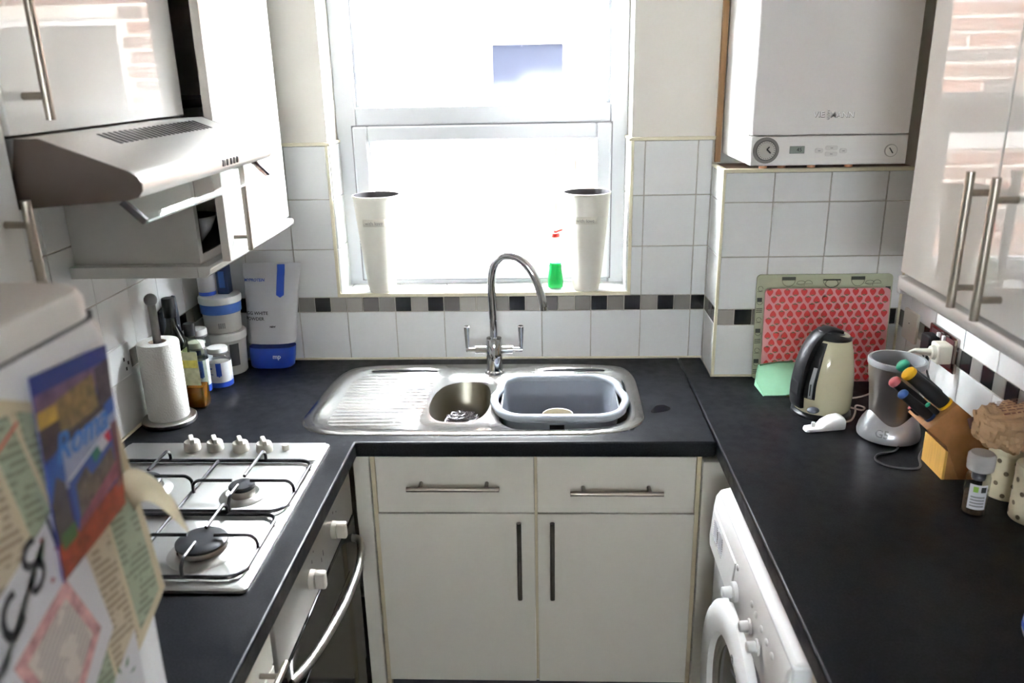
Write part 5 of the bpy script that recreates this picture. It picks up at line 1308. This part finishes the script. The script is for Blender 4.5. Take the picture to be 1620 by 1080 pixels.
# --- knife block, axis-aligned, leaning towards -X
kb = thing('knife_block', 'wooden knife block with a pale front foot beside the blender', 'knife block', (1.69, -0.763, ZT))
WOOD = mat('mid_brown_wood', (0.36, 0.17, 0.065), 0.45, vary=0.18, vscale=18, stretch=(2, 14, 2))
PALE = mat('pale_yellow_wood', (0.62, 0.36, 0.09), 0.45, vary=0.12, vscale=16, stretch=(10, 10, 1))
u_ = Vector((-0.77, 0.64)).normalized()           # knife direction in XZ
lo, hi = Vector((1.588-1.69, 1.020-ZT)), Vector((1.643-1.69, 1.079-ZT))
wd = 0.050
blk = [tuple(lo), tuple(hi), tuple(hi-u_*0.150), (0.060, 0.001), (-0.020, 0.001), tuple(lo-u_*0.060)]
MB().prism(blk, 'y', -wd, wd).build('block', WOOD, kb, bevel=0.0015)
MB().prism([(-0.056, 0.0005), (-0.056, 0.071), (-0.050, 0.0672), (-0.050, 0.0005)], 'y', -wd, wd).build('front_foot', PALE, kb, bevel=0.0008)
MB().prism([(-0.0498, 0.0005), (-0.0498, 0.0665), (-0.042, 0.060), (0.028, 0.0005)], 'y', -wd+0.001, wd-0.001).build('shaded_foot_wedge', WOOD, kb)  # brown wood here paints the shadow on the side of the foot
fn = (hi-lo).normalized()
KB = mat('knife_handle_black', (0.012, 0.012, 0.013), 0.45)
def knife(t, y, length, ra, col, name, label, rbase=None):
    """t = position across the slot face, y = along it."""
    p = lo+(hi-lo)*t
    k = thing('knife', label, 'knife', (1.69+p.x, -0.763+y, ZT+p.y), group='colour-capped knives in the block')
    ux = Vector((u_.x, 0, u_.y)); v_ = Vector((fn.x, 0, fn.y)); w_ = Vector((0, 1, 0))
    def rg(s, a, b_): return [tuple(ux*s+v_*(a*math.cos(2*PI*i/18)+0.0)+w_*(b_*math.sin(2*PI*i/18))) for i in range(18)]
    bend = lambda s: 0.0
    MB().loft([rg(0.001, ra*0.85, ra*0.62), rg(0.004, ra*1.0, ra*0.72), rg(length*0.35, ra*1.08, ra*0.78), rg(length*0.7, ra*0.92, ra*0.72), rg(length*0.88, ra*0.95, ra*0.74)]).build('handle', KB, k)
    MB().loft([rg(length*0.878, ra*1.0, ra*0.80), rg(length*0.90, ra*1.08, ra*0.86), rg(length*0.96, ra*1.02, ra*0.82), rg(length*0.99, ra*0.75, ra*0.60), rg(length, ra*0.35, ra*0.28)]).build('end_cap', mat('cap_'+name, col, 0.4), k)
    if rbase: MB().loft([rg(0.0005, ra*1.12, ra*0.82), rg(0.007, ra*1.12, ra*0.82)]).build('collar', mat('cap_'+rbase[0], rbase[1], 0.4), k)
    MB().box(-0.0010, 0.0010, -0.0010, 0.0010, -0.002, 0.001).build('blade_root', STEEL, k)
YEL = (0.78, 0.42, 0.01); TEAL = (0.02, 0.32, 0.20); PNK = (0.55, 0.13, 0.15); BLU = (0.05, 0.13, 0.38)
knife(0.80, -0.024, 0.122, 0.0155, YEL, 'yellow', 'large black knife with a yellow end cap in the wooden block', ('yellow', YEL))
knife(0.86, 0.020, 0.120, 0.0140, TEAL, 'green', 'black knife with a green end cap at the back of the block')
knife(0.40, 0.004, 0.112, 0.0125, PNK, 'pink', 'black knife with a pink end cap in the middle of the block')
knife(0.30, -0.026, 0.094, 0.0110, BLU, 'blue', 'black knife with a blue end cap at the front of the block', ('navy', (0.03, 0.06, 0.16)))
knife(0.50, -0.0285, 0.034, 0.0062, (0.02, 0.36, 0.22), 'teal', 'short steel rod with a teal cap between the knife handles')
knife(0.16, 0.012, 0.030, 0.0060, PNK, 'rose', 'short tool with a rose cap low on the block face')

# --- spotted tins, paper bag, spice grinder
TIN = mat('cream_tin', (0.70, 0.64, 0.46), 0.32)
DOT = mat('taupe_dot', (0.17, 0.13, 0.08), 0.45)
def tin(x, y, label, ph):
    t = thing('storage_tin', label, 'tin', (x, y, ZT), group='cream spotted storage tins')
    R = 0.0405
    MB().lathe([(R*0.96, 0), (R, 0.002), (R, 0.104), (R*0.99, 0.105)], seg=44).build('tin', TIN, t)
    MB().lathe([(R*1.012, 0.098), (R*1.02, 0.100), (R*1.02, 0.112), (R*0.99, 0.115), (0.0005, 0.1155)], seg=44).build('lid', TIN, t)
    for r in range(4):
        for c in range(8):
            a = 2*PI*(c+(0.5 if r % 2 else 0))/8+ph; z = 0.012+r*0.0250
            q = MB(); vs_ = []
            for k in range(14):
                e = 2*PI*k/14; aa = a+0.0046*math.cos(e)/R; zz = z+0.0050*math.sin(e); vs_.append(q.v((R+0.0005)*math.cos(aa), (R+0.0005)*math.sin(aa), zz))
            q.face(vs_); q.build('dot', DOT, t)
tin(1.7365, -0.871, 'cream spotted tin under the brown paper bag', 0.2)
tin(1.7365, -0.972, 'cream spotted tin at the right edge, nearer the camera', 0.45)
bag = thing('paper_bag', 'crumpled brown paper bag with printed text on top of the tins', 'paper bag', (1.722, -0.905, ZT+0.1180))
random.seed(5)
q = MB(); rings = []
KR = mat('kraft_paper', (0.46, 0.29, 0.16), 0.75, vary=0.18, vscale=14, bump=0.6, bscale=40)
n_ = 26
secs = [(-0.088, 0.006, 0.020, 0.052), (-0.080, 0.018, 0.026, 0.050), (-0.066, 0.026, 0.031, 0.045), (-0.050, 0.030, 0.034, 0.041), (-0.030, 0.034, 0.036, 0.040), (-0.008, 0.036, 0.038, 0.041), (0.016, 0.038, 0.039, 0.042), (0.030, 0.038, 0.039, 0.042), (0.046, 0.036, 0.036, 0.041)]
secs = [(a_-0.004, b_*1.05, c_*1.22, d_*1.20) for a_, b_, c_, d_ in secs]
from mathutils import noise as mnoise
fine_ = []
for a_, c_ in zip(secs, secs[1:]):
    for k in range(3): fine_.append(tuple(a_[i]+(c_[i]-a_[i])*k/3 for i in range(4)))
fine_.append(secs[-1])
n_ = 40
for k, (s, hy, hz_, zc_) in enumerate(fine_):
    ring_ = []
    for i in range(n_):
        a = 2*PI*i/n_; c, s_ = math.cos(a), math.sin(a)
        bx_, by_, bz_ = s, hy*1.5*math.copysign(abs(c)**0.7, c)-0.02*(0 if s > 0 else -s*3), zc_+hz_*math.copysign(abs(s_)**0.75, s_)
        d_ = abs(mnoise.noise((bx_*34, by_*34, bz_*34)))*0.024+abs(mnoise.noise((bx_*80+5, by_*80, bz_*80)))*0.009-0.013
        ring_.append((bx_, by_+c*d_, max(0.001, bz_+s_*d_)))
    rings.append(ring_)
q.loft(rings); q.build('bag', KR, bag, angle=14)
bq = MB()
MB().prism([(-0.098, 0.062), (-0.090, 0.040), (-0.078, 0.046), (-0.056, 0.072), (-0.060, 0.078)], 'y', 0.010, 0.0125).build('folded_end', mat('purple_brown_fold', (0.17, 0.09, 0.08), 0.7), bag)
BT = mat('brown_print', (0.16, 0.06, 0.035), 0.6)
def bag_surface(x, y):
    best = None
    for k in range(len(secs)-1):
        if secs[k][0] <= x <= secs[k+1][0]:
            u = (x-secs[k][0])/(secs[k+1][0]-secs[k][0]); hy = secs[k][1]*(1-u)+secs[k+1][1]*u; hz_ = secs[k][2]*(1-u)+secs[k+1][2]*u; zc_ = secs[k][3]*(1-u)+secs[k+1][3]*u
            f = min(0.98, abs(y)/(hy*1.5)); s = (1-(f**(1/0.7))**2)**0.5
            return zc_+hz_*s**0.75*1.02+0.0030
    return 0.08
for r in range(7):
    q = MB(); x = -0.052; y = 0.028-r*0.0100
    random.seed(20+r)
    while x < 0.042:
        w = random.uniform(0.006, 0.014); h = 0.0040
        x1 = min(x+w, 0.044); vs_ = [q.v(xx_, yy_, bag_surface(xx_, yy_)) for xx_, yy_ in ((x, y), (x1, y), (x1, y+h), (x, y+h))]
        q.face(vs_); x = x1+random.uniform(0.002, 0.004)
    q.build('printed_line', BT, bag, weld=False)
gr = thing('spice_grinder', 'glass spice grinder with clear cap in front of the tins', 'spice grinder', (1.634, -0.950, ZT))
GG = glass_mat('grinder_glass', (0.90, 0.92, 0.90))
MB().lathe([(0.020, 0), (0.0225, 0.003), (0.0225, 0.082), (0.019, 0.092), (0.016, 0.096)], seg=32).build('jar', GG, gr)
MB().lathe([(0.0195, 0.004), (0.0205, 0.007), (0.0205, 0.046), (0.0005, 0.050)], seg=28).build('spices', mat('dark_spices', (0.06, 0.035, 0.02), 0.9, vary=0.6, vscale=160), gr)
MB().lathe([(0.0120, 0.076), (0.0130, 0.079), (0.0130, 0.094), (0.0115, 0.095)], seg=24).build('grinder_head', DGREY, gr)
MB().lathe([(0.0215, 0.096), (0.0245, 0.099), (0.0255, 0.116), (0.0250, 0.128), (0.021, 0.133), (0.0005, 0.134)], seg=32).build('cap', mat('clear_cap', (0.62, 0.61, 0.59), 0.22, trans=0.3), gr)
q = MB(); ra, rb3 = [], []
for i in range(9):
    a = math.radians(252)+(i/8-0.5)*1.5; ra.append(q.v(0.0230*math.cos(a), 0.0230*math.sin(a), 0.018)); rb3.append(q.v(0.0230*math.cos(a), 0.0230*math.sin(a), 0.072))
for i in range(8): q.face([ra[i], ra[i+1], rb3[i+1], rb3[i]])
lb = q.build('label', mat('label_lilac_white', (0.62, 0.62, 0.66), 0.5), gr)
def gpatch(nm, a0, a1, z0, z1, m):
    q = MB(); ra, rb3 = [], []
    for i in range(5):
        a = math.radians(a0+(a1-a0)*i/4); ra.append(q.v(0.0234*math.cos(a), 0.0234*math.sin(a), z0)); rb3.append(q.v(0.0234*math.cos(a), 0.0234*math.sin(a), z1))
    for i in range(4): q.face([ra[i], ra[i+1], rb3[i+1], rb3[i]])
    q.build(nm, m, lb)
gpatch('black_square', 262, 286, 0.056, 0.068, INK); gpatch('green_square', 228, 250, 0.056, 0.068, mat('lime_print', (0.28, 0.50, 0.08), 0.5))
for k in range(4): gpatch('label_text', 220, 284, 0.024+k*0.0065, 0.0275+k*0.0065, GINK)
cn = thing('canister', 'white jar with blue rings at the right edge of the worktop', 'jar', (1.580, -1.352, ZT))
MB().lathe([(0.054, 0), (0.058, 0.006), (0.060, 0.012), (0.058, 0.080), (0.050, 0.095), (0.0005, 0.097)], seg=44).build('jar', WHITEP, cn)
MB().lathe([(0.0602, 0.016), (0.0608, 0.017), (0.0604, 0.028)], seg=44, caps=(False, False)).build('blue_ring', mat('bright_blue', (0.02, 0.12, 0.62), 0.35), cn)

# ================================================================== SOCKETS
def plate(name, label, x, y0, y1, z0, z1, m, s, cat='socket'):
    o = thing(name, label, cat, (x, (y0+y1)/2, (z0+z1)/2))
    w, h = (y1-y0)/2, (z1-z0)/2
    MB().prism(rrect(-w, w, -h, h, 0.005, 4), 'x', 0, s*0.008).build('face_plate', m, o, bevel=0.0015)
    return o
s1 = plate('wall_socket', 'white plastic switch plate on the right wall near the corner', XRW, -0.302, -0.218, 1.038, 1.122, mat('ivory_plate', (0.62, 0.58, 0.51), 0.4), -1)
MB().box(-0.0095, -0.0075, -0.006, 0.006, -0.012, 0.012).build('rocker', MATS['ivory_plate'], s1, bevel=0.001)
MB().box(-0.0098, -0.0090, -0.002, 0.002, 0.006, 0.009).build('indicator', INK, s1)
s2 = plate('wall_socket', 'chrome double socket on the right wall with two plugs in it', XRW, -0.524, -0.377, 1.036, 1.127, mat('polished_chrome_plate', (0.45, 0.40, 0.40), 0.12, metal=1.0), -1)
MB().box(-0.0090, -0.0078, -0.060, 0.060, -0.036, 0.036).build('insert', mat('dark_red_insert', (0.10, 0.03, 0.035), 0.3), s2)
for y in (-0.018, 0.010): MB().box(-0.016, -0.008, y, y+0.010, 0.022, 0.036).build('rocker_switch', WHITEP, s2, bevel=0.002)
pw = thing('plug', 'off-white two-pin adaptor plug in the chrome socket', 'plug', (XRW-0.0092, -0.492, 1.084))
MB().box(-0.036, 0.0, -0.022, 0.022, -0.026, 0.024).build('plug_body', OFFW, pw, bevel=0.005, seg=3)
MB().cyl((-0.036, 0, 0), (-0.044, 0, 0), 0.019, 0.016, 22).build('plug_face', OFFW, pw)
MB().tube([(-0.044, 0, 0), (-0.060, 0.003, 0.001), (-0.078, 0.010, 0.002), (-0.090, 0.014, -0.004)], [0.010, 0.008, 0.005, 0.0035], 14).build('strain_relief', OFFW, pw)
MB().tube(spline([(-0.088, 0.014, -0.003), (-0.100, 0.022, -0.020), (-0.085, 0.035, -0.070), (-0.055, 0.045, -0.120), (-0.050, 0.040, -0.180)], 5), 0.0024, 8).build('cable', OFFW, pw)
pb = thing('plug', 'black mains plug in the far side of the chrome socket', 'plug', (XRW-0.0092, -0.420, 1.080))
MB().prism(rrect(-0.024, 0.024, -0.028, 0.028, 0.008, 4), 'x', -0.028, 0.0).build('plug_body', BLACKP, pb, bevel=0.004)
MB().tube([(-0.014, 0, -0.026), (-0.014, 0.002, -0.044), (-0.016, 0.006, -0.060)], [0.006, 0.005, 0.003], 12).build('strain_relief', BLACKP, pb)
MB().tube(spline([(-0.016, 0.006, -0.058), (-0.020, 0.010, -0.100), (-0.022, 0.006, -0.170)], 5), 0.003, 8).build('cable', BLACKP, pb)
s3 = plate('wall_socket', 'white wall socket on the left tiles beside the fridge', XLW, -0.660, -0.513, 1.048, 1.134, mat('white_plate', (0.70, 0.71, 0.71), 0.35), 1)
for y, z in ((0.040, 0.004), (0.058, -0.010), (0.046, -0.022)): MB().box(0.0078, 0.0086, y-0.003, y+0.003, z-0.005, z+0.004).build('socket_hole', INK, s3)

# --- splash of water on the worktop right of the sink
q = MB(); random.seed(9); pts_ = []
for i in range(22):
    a = 2*PI*i/22; r = 0.85+0.14*math.sin(2*a+0.6)+0.12*math.sin(3*a+1.1)+0.06*math.sin(5*a)
    pts_.append((0.022*r*math.cos(a), 0.038*r*math.sin(a)))
q.prism(smooth_poly(pts_, 2), 'z', 0.0, 0.0004)
wp = q.build('water_splash', mat('wet_film', (0.003, 0.003, 0.004), 0.10, spec=0.3)); wp.location = (1.080, -0.415, WT+0.0012); wp.rotation_euler = (0, 0, -0.5)
tag(wp, 'dark wet splash on the worktop right of the sink', 'water')
